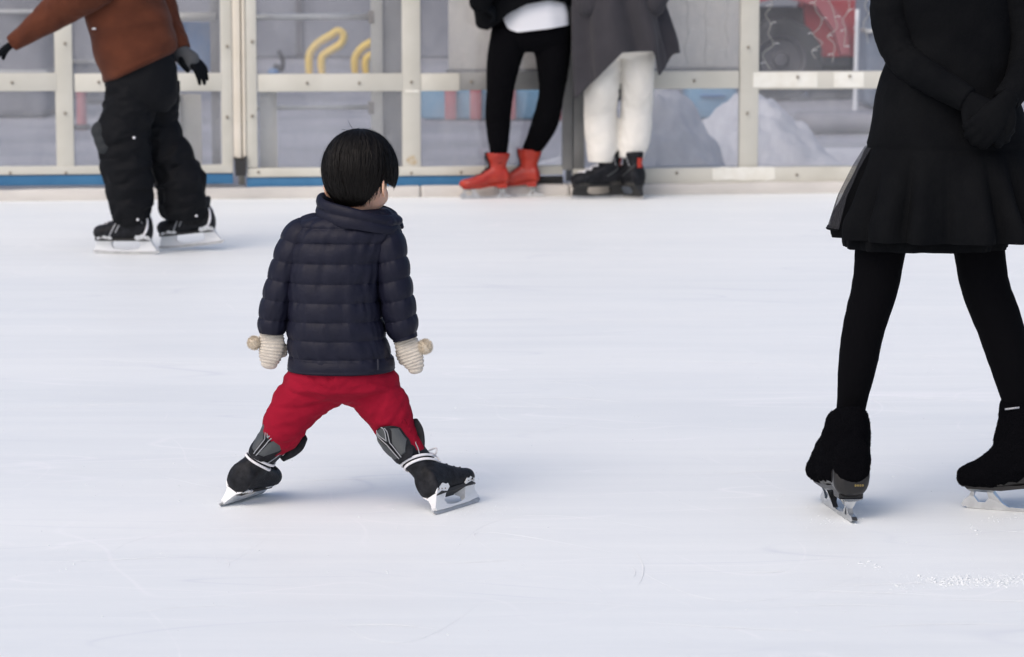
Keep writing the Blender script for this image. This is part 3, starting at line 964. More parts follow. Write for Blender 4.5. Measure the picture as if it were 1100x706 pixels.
def hockey_skate(root, Mx, k=1.0, lean=(0.02, 0.0), mir=1, sh=.125, guard=True, laces=True, vox=.0028, tint=None, label=None, lace_m='lace', holder_m='whitepl', ty=0.0):
    zs = .046
    ax = lambda z: (-.036 + lean[0] * max(0, (z - .09) / .085), lean[1] * max(0, (z - .09) / .085))
    bm = bmesh.new()
    secs = [(-.083, .016, zs + .012, zs + .045), (-.078, .027, zs + .002, zs + .062), (-.06, .032, zs, zs + .080), (-.03, .033, zs + .002, zs + .085),
            (0, .034, zs + .001, zs + .076), (.03, .037, zs, zs + .060), (.06, .039, zs, zs + .048), (.082, .036, zs + .001, zs + .044), (.095, .027, zs + .004, zs + .039), (.102, .013, zs + .012, zs + .030)]
    rings_to_bm(bm, foot_rings(Mx, k, secs))
    zc = [zs + .012, zs + .05, zs + .08, zs + sh * .85, zs + sh]
    rr = [(.040, .029), (.040, .032), (.039, .0315), (.043, .035), (.045, .037)]
    pts = [Mx @ (Vector((*ax(z), z)) * k) for z in zc]
    tube(bm, pts, [(a * k, b * k) for a, b in rr], n=32, step=.006, ref=Mx.to_3x3() @ Vector((0, 1, 0)))
    up = finish('skate_boot', bm, M['bootblk'], root, remesh=vox * max(k, 1), iters=5)
    if label:
        up['label'] = label
    bv = bvh_of(up, root)
    # sole plate seam
    bm = bmesh.new()
    out = [(-.078, .016), (-.06, .023), (-.02, .022), (.03, .026), (.07, .028), (.092, .020), (.098, .008)]
    ring = [Mx @ (Vector((x, s * y, zs - .0005)) * k) for s in (1, -1) for x, y in (out if s == 1 else out[::-1])]
    n_ = Mx.to_3x3() @ Vector((0, 0, 1))
    rings_to_bm(bm, [[p - n_ * .003 * k for p in ring], [p + n_ * .005 * k for p in ring]])
    finish('sole', bm, M['rubber'], up, sharp=40)
    # holder
    def wid(x, z):
        return float(np.interp(z, [.0, .012, .020, .034, .045, .055, .066], [.8, .85, 1.0, 1.6, 3.6, 5.35, 5.5])) * (1 if z < .03 else float(np.interp(x, [-.085, -.055, .06, .09], [.62, .94, 1.06, .86])))
    bm = bmesh.new()
    hold = [(-.077, .056), (-.073, .061), (-.066, .060), (-.056, .065), (-.046, .060), (-.037, .061), (-.032, .052), (-.042, .041), (-.047, .029), (-.041, .0185), (-.022, .0145), (.0, .0135), (.022, .0145), (.040, .0185), (.046, .029), (.044, .042), (.038, .053), (.044, .059), (.053, .057),
            (.062, .061), (.071, .057), (.080, .058), (.086, .053), (.089, .046), (.094, .032), (.098, .020), (.098, .013), (.05, .0085), (-.05, .0085), (-.092, .010), (-.095, .017), (-.086, .028), (-.079, .042)]
    extrude_outline(bm, [(x * k, z * k) for x, z in hold], .0065 * k, Mx, lambda x, z: wid(x / k, z / k))
    ho = finish('blade_holder', bm, M[holder_m], up, sharp=38)
    bh = bvh_of(ho, root)
    bm = bmesh.new()
    for x, z in ((-.072, .0535), (-.060, .0535), (-.048, .0515), (.052, .0525), (.064, .0535), (.076, .0515)):
        for s in (-1, 1):
            o = Mx @ (Vector((x, s * .1, z)) * k)
            d = (Mx.to_3x3() @ Vector((0, -s, 0))).normalized()
            h = bh.ray_cast(o, d)
            if h[0]:
                ball(bm, h[0], .0019 * k, seg=10, ring=6)
    finish('rivet', bm, M['bolt'], up)
    bm = bmesh.new()
    bl = [(-.100, .012), (.100, .012), (.1055, .0105), (.104, .006), (.096, .0022), (.05, .0004), (-.05, .0004), (-.094, .0022), (-.1035, .007), (-.104, .011)]
    extrude_outline(bm, [(x * k, z * k) for x, z in bl], .0017 * k, Mx)
    finish('blade', bm, M['runner'], up, smooth=False)
    # tongue: padded flap standing out of the front of the cuff
    tz = zs + sh
    bm = bmesh.new()
    a0 = ax(tz)
    tp = [Vector((a0[0] + .020, a0[1] + ty * .3, tz - .035)), Vector((a0[0] + .032 - abs(ty) * .2, a0[1] + ty * .75, tz - .005)), Vector((a0[0] + .042 - abs(ty) * .4, a0[1] + ty, tz + .022)), Vector((a0[0] + .047 - abs(ty) * .4, a0[1] + ty * 1.1, tz + .034))]
    tube(bm, [Mx @ (p * k) for p in tp], [(.007 * k, .027 * k), (.007 * k, .027 * k), (.006 * k, .023 * k), (.004 * k, .014 * k)], n=20, step=.004, ref=Mx.to_3x3() @ Vector((0, 1, 0)), rounded=True)
    finish('tongue', bm, M['bootblk'], up)
    if guard:
        z0, z1 = zs + sh - .050, zs + sh + .044
        def gp(u, v, off=0.0):
            """u -1..1 across, v 0..1 up"""
            wdt = np.interp(v, [0, .12, .45, .8, .93, 1], [.45, .72, .95, .86, .6, .30])
            ang = u * wdt * 1.12
            z = z0 + (z1 - z0) * v
            cx, cy = ax(min(z, tz))
            rx, ry = .050, .043
            flare = .008 * max(0, (v - .5)) * 2
            bul = .0025 * (1 - u * u)
            return Mx @ (Vector((cx - (rx + flare + bul + off) * math.cos(ang), cy + (ry + flare * .4 + off) * math.sin(ang), z + .004 * (1 - u * u) * v)) * k)
        bm = bmesh.new()
        nu, nv = 20, 20
        lay = []
        for off in (0, -.008):
            lay.append([[bm.verts.new(gp(-1 + 2 * i / nu, j / nv, off)) for i in range(nu + 1)] for j in range(nv + 1)])
        for L_ in lay:
            for j in range(nv):
                for i in range(nu):
                    bm.faces.new((L_[j][i], L_[j][i + 1], L_[j + 1][i + 1], L_[j + 1][i]))
        rim = lambda L_: [L_[0][i] for i in range(nu + 1)] + [L_[j][nu] for j in range(1, nv + 1)] + [L_[nv][i] for i in range(nu - 1, -1, -1)] + [L_[j][0] for j in range(nv - 1, 0, -1)]
        a_, b_ = rim(lay[0]), rim(lay[1])
        for i in range(len(a_)):
            j = (i + 1) % len(a_)
            bm.faces.new((a_[i], a_[j], b_[j], b_[i]))
        gd = finish('tendon_guard', bm, M['bootblk'], up, sharp=50)
        # three grey facets between the arms of the raised Y
        cu, cv = 0.0, .46
        facets = [[(-.30, .97), (-.06, .60), (.06, .60), (.30, .97)],
                  [(-.90, .80), (-.62, .88), (-.16, .50), (-.14, .14), (-.52, .16), (-.88, .45)],
                  [(.90, .80), (.62, .88), (.16, .50), (.14, .14), (.52, .16), (.88, .45)]]
        for fi, poly in enumerate(facets):
            bm = bmesh.new()
            c_ = (sum(p[0] for p in poly) / len(poly), sum(p[1] for p in poly) / len(poly))
            def inset(f):
                return [(c_[0] + (p[0] - c_[0]) * f, c_[1] + (p[1] - c_[1]) * f) for p in poly]
            def dens(pl):
                r = []
                for i in range(len(pl)):
                    for t in np.linspace(0, 1, 5)[:-1]:
                        r.append((pl[i][0] * (1 - t) + pl[(i + 1) % len(pl)][0] * t, pl[i][1] * (1 - t) + pl[(i + 1) % len(pl)][1] * t))
                return r
            lv = [([gp(u, v, .0005) for u, v in dens(inset(1.0))]), ([gp(u, v, .003) for u, v in dens(inset(.93))]), ([gp(u, v, .0035) for u, v in dens(inset(.5))])]
            rings_to_bm(bm, lv, True, True)
            finish('guard_panel', bm, M['bootgrey'], up, sharp=30)
        for ln in ([(-.42, .93), (-.11, .55), (-.11, .10)], [(.42, .93), (.11, .55), (.11, .10)], [(-.40, .99), (0, .64), (.40, .99)]):
            bm = bmesh.new()
            q = []
            for i in range(len(ln) - 1):
                for t in np.linspace(0, 1, 8)[(0 if i == 0 else 1):]:
                    q.append(gp(ln[i][0] * (1 - t) + ln[i + 1][0] * t, ln[i][1] * (1 - t) + ln[i + 1][1] * t, .003))
            wire(bm, q, .0013 * k, step=.002)
            finish('trim_line', bm, M['silver'], up)
    # silver chevron piping on the cuff sides
    for s in (-1, 1):
        bm = bmesh.new()
        q = [surf(bv, Mx, k, ax, s * a, z, .001) for a, z in ((.95, zs + sh - .052), (1.15, zs + sh - .038), (1.35, zs + sh - .02), (1.75, zs + sh - .022), (2.1, zs + sh - .034))]
        wire(bm, q, .0014 * k, step=.003)
        finish('trim_line', bm, M['silver'], up)
    # eyelet flap and crossed laces over the instep
    bm = bmesh.new()
    for i in range(7):
        x = -.008 + i * .012
        z = zs + .084 - i * .0068
        pts = []
        for y in np.linspace(-.017, .017, 7):
            o = Mx @ (Vector((x + (.006 if i % 2 else -.006) * (y / .017), y, .2)) * k)
            d = (Mx.to_3x3() @ Vector((0, 0, -1))).normalized()
            h = bv.ray_cast(o, d)
            pts.append((h[0] if h[0] else Mx @ (Vector((x, y, z)) * k)) - d * .002 * k)
        wire(bm, pts, .0032 * k, step=.003)
    finish('lace', bm, M['bootblk'] if guard else M[lace_m], up)
    if laces:
        for rr_, (zb, tilt) in enumerate(((zs + sh - .060, -.018), (zs + sh - .073, -.024))):
            bm = bmesh.new()
            pts = []
            for i in range(37):
                a = 2 * math.pi * i / 36
                z = zb + tilt * -math.cos(a) * .5
                pts.append(surf(bv, Mx, k, ax, a, z, .0028))
            tube(bm, pts, [(.0024 * k, .0034 * k)] * len(pts), n=8, step=.003, ref=(Mx.to_3x3() @ Vector((0, 0, 1))))
            finish('lace', bm, M['lace'], up)
        # bow at the front
        bm = bmesh.new()
        f = surf(bv, Mx, k, ax, math.pi - .15 * mir, zs + sh - .045, .004)
        dx, dy, dz = (Mx.to_3x3() @ Vector(v_) for v_ in ((1, 0, 0), (0, 1, 0), (0, 0, 1)))
        for s, l in ((-1, .026), (1, .024)):
            wire(bm, [f, f + dx * .008 + dy * s * .012, f + dx * .012 + dy * s * l - dz * .004, f + dx * .010 + dy * s * l * .7 - dz * .014, f + dx * .002], .0022 * k, step=.003)
            wire(bm, [f, f + dx * .012 + dy * s * .008 - dz * .010, f + dx * .016 + dy * s * .014 - dz * .030, f + dx * .012 + dy * s * .016 - dz * .046], .0022 * k, step=.003)
        finish('lace_bow', bm, M['lace'], up)
    return up, bv, ax

def figure_skate(root, Mx, k=1.5, lean=(0.0, 0.0), sh=.125, m='orange', vox=.004, lace_m='bootblk', heel_m=None, label=None, rx=.040, covered=False):
    """leather boot with a stacked heel and a twin-stanchion blade"""
    zs = .040
    ax = lambda z: (-.040 + lean[0] * max(0, (z - .08) / .085), lean[1] * max(0, (z - .08) / .085))
    bm = bmesh.new()
    secs = [(-.082, .016, zs + .022, zs + .050), (-.077, .024, zs + .016, zs + .062), (-.055, .028, zs + .014, zs + .075), (-.025, .027, zs + .010, zs + .078),
            (0, .028, zs + .004, zs + .066), (.03, .033, zs + .001, zs + .047), (.06, .034, zs, zs + .036), (.082, .029, zs + .001, zs + .031), (.096, .019, zs + .003, zs + .025), (.102, .009, zs + .008, zs + .019)]
    if covered:
        secs = [(x, h_ + (.003 if x < -.02 else 0), zb_ - (.012 if x < -.04 else .004 if x < 0 else 0), zt_) for x, h_, zb_, zt_ in secs]
    rings_to_bm(bm, foot_rings(Mx, k, secs))
    zc = [zs + .03, zs + .06, zs + .085, zs + sh * .88, zs + sh]
    rr = [(.034, .025), (.034, .026), (.033, .026), (rx * .97, .038), (rx, .042)]
    if covered:
        rr = [(.034, .025), (.033, .025), (.032, .025), (.032, .027), (.032, .027)]
        zc[-1] -= .02
        zc[-2] -= .02
    pts = [Mx @ (Vector((*ax(z), z)) * k) for z in zc]
    tube(bm, pts, [(a * k, b * k) for a, b in rr], n=32, step=.006, ref=Mx.to_3x3() @ Vector((0, 1, 0)))
    up = finish('skate_boot', bm, M[m], root, remesh=vox, iters=5)
    if label:
        up['label'] = label
    bv = bvh_of(up, root)
    # heel + sole
    bm = bmesh.new()
    extrude_outline(bm, [(x * k, z * k) for x, z in ((-.071, zs + .019), (-.069, zs - .002), (-.040, zs - .002), (-.034, zs + .006), (-.005, zs + .003), (.03, zs - .003), (.088, zs - .003), (.098, zs + .005), (.06, zs + .004), (0, zs + .008), (-.03, zs + .014))], .021 * k, Mx)
    finish('sole', bm, M[heel_m or 'leather'], up, smooth=False)
    bm = bmesh.new()
    b_ = [(-.074, .0375), (-.040, .0375), (-.046, .033), (-.050, .022), (-.040, .010), (-.02, .0065), (.02, .0065), (.030, .0125), (.046, .031), (.042, .0365), (.090, .0365), (.084, .031), (.088, .022), (.097, .015), (.101, .008), (.098, .003), (.094, .005),
          (.091, .001), (.06, .0005), (-.05, .0005), (-.088, .002), (-.098, .006), (-.090, .011), (-.072, .0125), (-.064, .020), (-.066, .032)]
    extrude_outline(bm, [(x * k, z * k) for x, z in b_], .0046 * k, Mx, lambda x, z: 1 + max(0, (z / k - .028) / .009) * 3.2,
                    holes=[[(x * k, z * k) for x, z in h_] for h_ in (((.056, .031), (.078, .031), (.080, .022), (.072, .0125), (.060, .0125), (.054, .020)), ((-.062, .0085), (-.050, .0085), (-.054, .018), (-.058, .024), (-.060, .018)))])
    finish('blade', bm, M['steel'], up, sharp=25)
    if covered:
        return up, bv, ax
    # laces up the front
    bm = bmesh.new()
    for i in range(8):
        z = zs + .060 + i * (sh - .068) / 7
        for s in (-1, 1):
            q = [surf(bv, Mx, k, ax, math.pi + s * a, z + (.006 if a < 0 else -.006) * 1, .0018) for a in (-.38, -.19, 0, .19, .38)]
            wire(bm, q, .0018 * k, step=.004)
    for i in range(4):
        x = .004 + i * .014
        q = []
        for y in np.linspace(-.014, .014, 5):
            d = (Mx.to_3x3() @ Vector((0, 0, -1))).normalized()
            h = bv.ray_cast(Mx @ (Vector((x + (.005 if i % 2 else -.005) * y / .014, y, .2)) * k), d)
            q.append((h[0] if h[0] else Mx @ (Vector((x, y, zs + .05)) * k)) - d * .0016 * k)
        wire(bm, q, .0018 * k, step=.004)
    finish('lace', bm, M[lace_m], up)
    # top cuff seam
    bm = bmesh.new()
    q = [surf(bv, Mx, k, ax, 2 * math.pi * i / 30, zs + sh - .008, .0006) for i in range(31)]
    wire(bm, q, .0016 * k, step=.004)
    finish('cuff_seam', bm, M[m], up)
    return up, bv, ax

# ------------------------------------------------------------------ heads, hands
def head_bm(bm, c, F, U, s):
    """face towards F; s = face height (chin to crown)"""
    Mx = frame(c, F, U)
    def e(x, y, z, rx, ry, rz, seg=28):
        mt = Mx @ Matrix.Translation((x * s, y * s, z * s)) @ Matrix.Diagonal((rx * s, ry * s, rz * s, 1))
        bmesh.ops.create_uvsphere(bm, u_segments=seg, v_segments=seg // 2, radius=1, matrix=mt)
    e(-.05, 0, .10, .44, .36, .40)      # skull
    e(.14, 0, -.12, .25, .285, .34)     # face
    e(.20, 0, -.33, .15, .16, .15)      # chin
    for y in (-1, 1):
        e(.24, y * .15, -.14, .12, .12, .12)      # cheek
        if s < .19:
            e(.225, y * .155, -.17, .125, .13, .145)      # a small child's round cheek
        e(.345, y * .13, .035, .05, .10, .03)     # brow
        # ear: rim and lobe
        ex = -.09
        e(ex + .02, y * .385, -.08, .075, .035, .12, 16)
        e(ex + .03, y * .385, -.19, .045, .03, .05, 12)
        pts_ = [Mx @ Vector(((ex + .085 * math.cos(t_) - .01) * s, y * (.405 - .035 * math.cos(t_)) * s, (-.07 + .135 * math.sin(t_)) * s)) for t_ in np.linspace(.3, 5.4, 14)]
        tube(bm, pts_, [.021 * s] * 14, n=10, step=.006, rounded=True)
    for i in range(7):
        t = i / 6
        e(.375 + .065 * t, 0, .02 - .16 * t, .035 + .02 * t, .032 + .022 * t, .04, 12)   # nose
    for y in (-1, 1):
        e(.40, y * .045, -.145, .035, .03, .028, 12)
    e(.365, 0, -.245, .045, .085, .022, 14)
    e(.360, 0, -.285, .045, .075, .026, 14)
    return Mx

def face_parts(root_body, Mx, s):
    for y in (-1, 1):
        b = bmesh.new(); ball(b, Mx @ Vector((.348 * s, y * .125 * s, -.01 * s)), .045 * s, seg=16, ring=10)
        finish('eye', b, M['eye'], root_body)
        b = bmesh.new(); q = [Mx @ Vector((.40 * s, y * (.06 + .13 * t) * s, (.075 + .03 * math.sin(t * 3)) * s)) for t in (0, .33, .66, 1)]
        q[-1] -= Mx.to_3x3() @ Vector((.05 * s, 0, 0))
        wire(b, q, .010 * s, step=.006); finish('eyebrow', b, M['hair'], root_body)
    b = bmesh.new(); q = [Mx @ Vector(((.405 - .03 * abs(t)) * s, t * .08 * s, -.265 * s)) for t in (-1, -.5, 0, .5, 1)]
    tube(b, q, [.004 * s, .013 * s, .016 * s, .013 * s, .004 * s], n=10, step=.004); finish('lips', b, M['lips'], root_body)

def hair_cap(root, Mx, s, r, hem, part=(0, 0), strands=1600, lift=(.0, .0, .0), length=None):
    """hair shell around the skull plus combed strands. hem(az): polar angle (rad from the crown) where the hair ends; az 0 = face"""
    cx = Vector((-.03 * s + lift[0], lift[1], .10 * s + lift[2]))
    rx, ry, rz = r
    def pt(az, po, k=1.0):
        sp = math.sin(po)
        pw = 1.0
        p = Vector((cx.x + rx * k * math.cos(az) * sp ** pw, cx.y + ry * k * math.sin(az) * sp ** pw, cx.z + rz * k * math.cos(po)))
        if po > 1.57:                       # below the widest ring the cut hangs a little straighter
            f = (po - 1.57)
            p.x = cx.x + rx * k * math.cos(az) * (sp * .88 + .12)
            p.y = cx.y + ry * k * math.sin(az) * (sp * .88 + .12)
        return p
    bm = bmesh.new()
    na, npo = 96, 40
    rings = []
    for kk, inner in ((1, False), (.84, True)):
        rr = []
        for j in range(npo + 1):
            t = j / npo if not inner else 1 - j / npo
            ring = []
            for i in range(na):
                az = 2 * math.pi * i / na
                po = max(.004, (hem(az) + .035 * noise.noise(Vector((az * 7, 2, 1))) + .02 * noise.noise(Vector((az * 23, 5, 1)))) * t)
                ring.append(Mx @ pt(az, po, kk + (.022 * noise.noise(Vector((math.cos(az) * 3, math.sin(az) * 3, po * .9))) + .012 * noise.noise(Vector((az * 9 + po, po * 1.3, 3))) + .010 * noise.noise(Vector((az * 24 + 2 * po, po, 3))) if not inner else 0)))
            rr.append(ring)
        rings += rr
    rings_to_bm(bm, rings, True, True)
    rnd = random.Random(5)
    for i in range(strands):
        az = rnd.uniform(0, 2 * math.pi)
        he = hem(az)
        p0 = rnd.uniform(.02, .95) * he
        p1 = min(he * rnd.uniform(.95, 1.035), p0 + rnd.uniform(.6, 2.0))
        k0 = rnd.uniform(1.0, 1.024) if i % 40 else rnd.uniform(1.02, 1.06)
        dr = rnd.gauss(0, .16)
        w = rnd.uniform(.0004, .0010)
        tw = rnd.uniform(-.6, .6)
        prev = None
        for j in range(8):
            t = j / 7
            a = az + dr * t
            po = p0 + (p1 - p0) * t
            c_ = Mx @ pt(a, po, k0 + .006 * math.sin(t * 3.1))
            s_ = (Mx.to_3x3() @ (Vector((-math.sin(a), math.cos(a), 0)) * math.cos(tw) + Vector((math.cos(a) * math.sin(po), math.sin(a) * math.sin(po), math.cos(po))) * math.sin(tw))) * w * (1 - t * .6)
            cur = (bm.verts.new(c_ - s_), bm.verts.new(c_ + s_))
            if prev:
                bm.faces.new((prev[0], prev[1], cur[1], cur[0]))
            prev = cur
    return finish('hair', bm, M['hair'], root, sharp=60)

def hand_bm(bm, Mx, s, curl=.5, spread=.12, thumb=.6, side=1):
    """palm from the wrist along +x, back of the hand +z, thumb on side*+y. s = hand length"""
    def seg(pts, rads):
        tube(bm, [Mx @ (Vector(p) * s) for p in pts], [r * s if not isinstance(r, tuple) else (r[0] * s, r[1] * s) for r in rads], n=14, step=.003, ref=Mx.to_3x3() @ Vector((0, 0, 1)), rounded=True)
    seg([(-.06, 0, 0), (.12, 0, 0), (.32, 0, .005), (.50, 0, 0)], [(.13, .10), (.17, .11), (.21, .10), (.20, .075)])
    L_ = [(.15, .43, .075), (.05, .48, .08), (-.05, .45, .076), (-.145, .35, .066)]
    for i, (y, l, r) in enumerate(L_):
        y *= side
        p = Vector((.42, y, 0)); a = spread * y / .15
        pts = [p]; ang = .15 * curl
        for f in (.14, .40, .32, .24):
            ang += curl * (.0 if f == .14 else .75)
            p = p + Vector((math.cos(ang) * math.cos(a), math.cos(ang) * math.sin(a), -math.sin(ang))) * l * f * 1.25
            pts.append(p)
        seg(pts, [r, r, r * .95, r * .85, r * .68])
    seg([(.08, side * .10, -.02), (.22, side * .24, -.06), (.36, side * (.31 - .08 * thumb), -.12), (.46, side * (.32 - .14 * thumb), -.20)], [.10, .09, .08, .06])

# ------------------------------------------------------------------ people
def pxm(px, py, Y, r):
    """picture radius in pixels to metres at depth Y"""
    return (P(px + r, py, Y) - P(px, py, Y)).length

def limb(bm, rows, depth=1.0, disp=None, n=36, step=.006, rounded=False, grow=0.0, cap=True):
    """rows: (px, py, radius px, Y)"""
    pts = [P(a, b, y) for a, b, r, y in rows]
    rad = [(pxm(a, b, y, r) + grow, (pxm(a, b, y, r) + grow) * depth) for a, b, r, y in rows]
    tube(bm, pts, rad, n=n, step=step, disp=disp, rounded=rounded, cap=cap)

def folds(amp, f=40, seed=0, base=None):
    def d(th, s, p):
        v = noise.noise(Vector((math.cos(th) * 1.1 + seed, math.sin(th) * 1.1, s * f + 1.3 * math.sin(th + seed))))
        v2 = noise.noise(Vector((math.cos(th) * 2.5, math.sin(th) * 2.5 + seed, s * f * 2.1)))
        r = (1 - abs(v) * 2.2) * .6 + v2 * .5
        return amp * r
    return d

def body(root, hc, F, U, s, parts, vox=.005, label=None):
    bm = bmesh.new()
    Mx = head_bm(bm, hc, F, U, s)
    for pts, rad in parts:
        tube(bm, pts, rad, n=24, step=.012, rounded=True)
    o = finish('body', bm, M['skin'], root, remesh=vox, iters=5)
    face_parts(o, Mx, s)
    return o, Mx

# ================= the small child in the middle
CY = 6.95
person = thing('person', 'small child skating away in navy quilted jacket, red trousers and cream bobble mittens', 'person', (P(372, 540, CY).x, CY, 0))
hairc = P(386.5, 182, CY)
F = Vector((.44, .88, -.20)).normalized(); U = Vector((-.03, .12, 1))
s = .182
Mh = frame((0, 0, 0), F, U)
hc = hairc - Mh.to_3x3() @ Vector((-.03 * s, 0, .10 * s + .010))
sh_ = lambda px, py, y=CY: P(px, py, y)
# skates first: the legs end in them
Fl = Vector((.46, .89, 0)); ol = G(259, 537.5)
Ml = frame(ol, Fl, (.56, .02, .84))
sl, bl_, axl = hockey_skate(person, Ml, 1.0, ty=-.042, sh=.152, lean=(.026, -.010), mir=1, label='left skate on its edge, heel towards the camera')
Fr = Vector((.52, .854, 0)); orr = G(492, 546.5)
Mr = frame(orr, Fr, (-.60, .02, .80))
sr, br_, axr = hockey_skate(person, Mr, 1.0, ty=-.034, sh=.158, lean=(-.016, .012), mir=-1, label='right skate turned out to the side, toe pointing right')
al = Ml @ Vector((*axl(.16), .16)); ar = Mr @ Vector((*axr(.16), .16))
fl = Ml @ Vector((*axl(.11), .11)); fr = Mr @ Vector((*axr(.11), .11))

bo, Mxh = body(person, hc, F, U, s, [
    ([hc + Vector((-.005, -.02, -.02)), P(382, 225, CY), P(375, 260, CY), P(368, 330, CY), P(366, 395, CY)], [.045, .04, .07, .075, .07]),
    ([P(345, 250, CY), P(322, 250, CY), P(303, 300, CY), P(292, 350, CY), P(288, 385, CY)], [.03, .028, .022, .018, .016]),
    ([P(395, 250, CY), P(414, 252, CY), P(424, 300, CY), P(434, 355, CY), P(442, 385, CY)], [.03, .028, .022, .018, .016]),
    ([P(350, 402, CY), P(324, 432, CY), P(309, 454, CY), al, fl], [.055, .040, .030, .022, .020]),
    ([P(387, 402, CY), P(409, 432, CY), P(420, 450, CY), ar, fr], [.055, .040, .028, .022, .020])], vox=.0032)

def hem_child(az):
    a = abs((az + math.pi) % (2 * math.pi) - math.pi)      # 0 face, pi back
    return float(np.interp(a, [0, .7, 1.0, 1.2, 1.45, 1.7, 1.88, 2.1, 2.4, math.pi], [1.42, 1.62, 1.92, 2.02, 1.99, 1.95, 2.02, 2.42, 2.8, 2.9]))
hair_cap(person, Mxh, s, (.096, .0895, .096), hem_child, strands=5000, lift=(0, 0, .010))
# one loose hair standing up at the crown
bm = bmesh.new(); wire(bm, [P(386, 144, CY), P(380, 139, CY), P(376, 134, CY), P(374, 130, CY)], .0004, n=5, step=.004)
wire(bm, [P(380, 144, CY), P(373, 140, CY), P(367, 139, CY)], .0004, n=5, step=.004)
finish('loose_hair', bm, M['hair'], person)

# trousers
bm = bmesh.new()
sect(bm, [(375, 322, 408, .075), (392, 314, 415, .088), (408, 306, 425, .092), (417, 307, 424, .090), (425, 328, 402, .07), (430, 350, 385, .045)], CY, disp=folds(.0030, 26, 3), n=64)
limb(bm, [(350, 404, 35, CY), (336, 416, 30.5, CY), (321, 433, 26.5, CY), (307, 454, 23.5, CY), (299, 470, 20, CY + .02)], .95, folds(.0048, 42, 1), n=44, step=.004)
limb(bm, [(386, 404, 35, CY), (399, 416, 29.5, CY), (411, 433, 25.5, CY), (421, 450, 22.5, CY), (430, 466, 18.0, CY)], .95, folds(.0048, 40, 7), n=44, step=.004)
tube(bm, [P(301, 466, CY + .015), al, fl.lerp(al, .5)], [(.046, .044), (.031, .031), (.024, .024)], n=36, step=.005, disp=folds(.0035, 50, 2))
tube(bm, [P(427, 461, CY), ar, fr.lerp(ar, .5)], [(.043, .042), (.031, .031), (.024, .024)], n=36, step=.005, disp=folds(.0030, 50, 5))
tro = finish('trousers', bm, M['redcloth'], person, remesh=.0034, iters=4)
# cloth folds: creases fan out from the crotch and ring the thighs
crotch = P(366, 428, CY)
for v in tro.data.vertices:
    p = v.co + ORG
    q = p - crotch
    side_ = 1 if q.x > 0 else -1
    ang = math.atan2(q.z, abs(q.x) + .02)
    rad = math.hypot(q.x, q.z)
    w_ = max(0, min(1, (rad - .02) / .04)) * max(0, min(1, (.25 - rad) / .06))
    mod = .35 + .9 * max(0, .5 + noise.noise(q * 8 + Vector((7 * side_, 1, 2))) * 1.4)
    sd2 = max(-1, min(1, q.x / .03))
    f = (abs(math.sin(ang * 7.5 + rad * 9 + 2.2 * noise.noise(q * 9 + Vector((sd2, 0, 0))))) ** .55 - .7) * mod
    f2 = 1 - abs(noise.noise(Vector((q.x * 16, q.y * 10, q.z * 38)))) * 3
    v.co += v.normal * (.0066 * f * w_ + .0020 * f2)
b2 = bmesh.new(); b2.from_mesh(tro.data)
bmesh.ops.smooth_vert(b2, verts=b2.verts, factor=.35, use_axis_x=True, use_axis_y=True, use_axis_z=True)
b2.to_mesh(tro.data); b2.free()
bm = bmesh.new()   # centre back seam
wire(bm, [P(367 + .4 * i, 398 + i * 6.2, CY - .092 + .006 * i + (.006 * i * i * .16)) for i in range(5)], .0013, step=.004)
finish('back_seam', bm, M['redcloth'], tro)

# jacket
seam_py = [205, 219, 232, 247, 263, 284.5, 306, 326.5, 347, 367, 387, 405, 425]
seam_z = [P(365, y, CY - .085).z for y in seam_py]
def quilt(th, s_, p):
    z = p.z
    for a, b in zip(seam_z[:-1], seam_z[1:]):
        if b <= z <= a:
            t = (a - z) / (a - b)
            puff = (math.sin(math.pi * t)) ** .55
            v = .0060 * puff * (1 + .45 * noise.noise(Vector((math.cos(th) * 3, math.sin(th) * 3, a * 30))))
            wr = noise.noise(Vector((math.cos(th) * 9, math.sin(th) * 9, z * 16))) * .0034 + noise.noise(Vector((math.cos(th) * 26, math.sin(th) * 26, z * 24))) * .0020 + noise.noise(Vector((math.cos(th) * 2.5, math.sin(th) * 2.5, z * 7 + 5))) * .0020
            return v - .004 + wr * (.5 + .5 * (1 - puff)) * 1.5
    return 0.0
hemz = P(365, 399, CY).z
bm = bmesh.new()
sect(bm, [(224, 352, 416, .046), (229, 344, 424, .056), (236, 324, 431, .069), (246, 315, 428, .079), (262, 310, 421, .086), (285, 308, 413, .090), (310, 307, 409, .094), (340, 308, 411, .098), (370, 309, 417, .100), (385, 310.5, 421.5, .099), (392, 311, 422, .098)],
     CY, n=110, step=.0018, e=2.35, disp=quilt)
jk = finish('jacket', bm, M['navy'], person)
bm = bmesh.new()   # ribbed hem band
sect(bm, [(384, 310, 423, .099), (387, 309.5, 423.5, .1025), (394, 309, 424, .1035), (397, 310, 423, .1015), (398, 313, 420, .096)], CY, n=90, step=.001, e=2.35, disp=lambda th, s_, p: .0008 * noise.noise(Vector((math.cos(th) * 20, math.sin(th) * 20, p.z * 60))))
finish('hem_band', bm, M['navy'], jk)
bm = bmesh.new()   # small tab at the right of the hem
q = P(406, 392, CY - .094); box(bm, q.x - .0018, q.x + .0018, q.y - .004, q.y + .006, q.z - .012, q.z + .014, .001)
finish('hem_tab', bm, M['navy_in'], jk, sharp=30)
def arm_quilt(seed, per):
    def d(th, s_, p):
        t = (s_ / per + .15 * math.cos(th) * .5 + seed) % 1.0
        puff = math.sin(math.pi * t) ** .55
        return .0058 * puff - .0022 + (.0022 * noise.noise(Vector((math.cos(th) * 4 + seed, math.sin(th) * 4, s_ * 22))) + .001 * noise.noise(Vector((math.cos(th) * 9, math.sin(th) * 9, s_ * 50)))) * (1.6 - puff)
    return d
bm = bmesh.new()
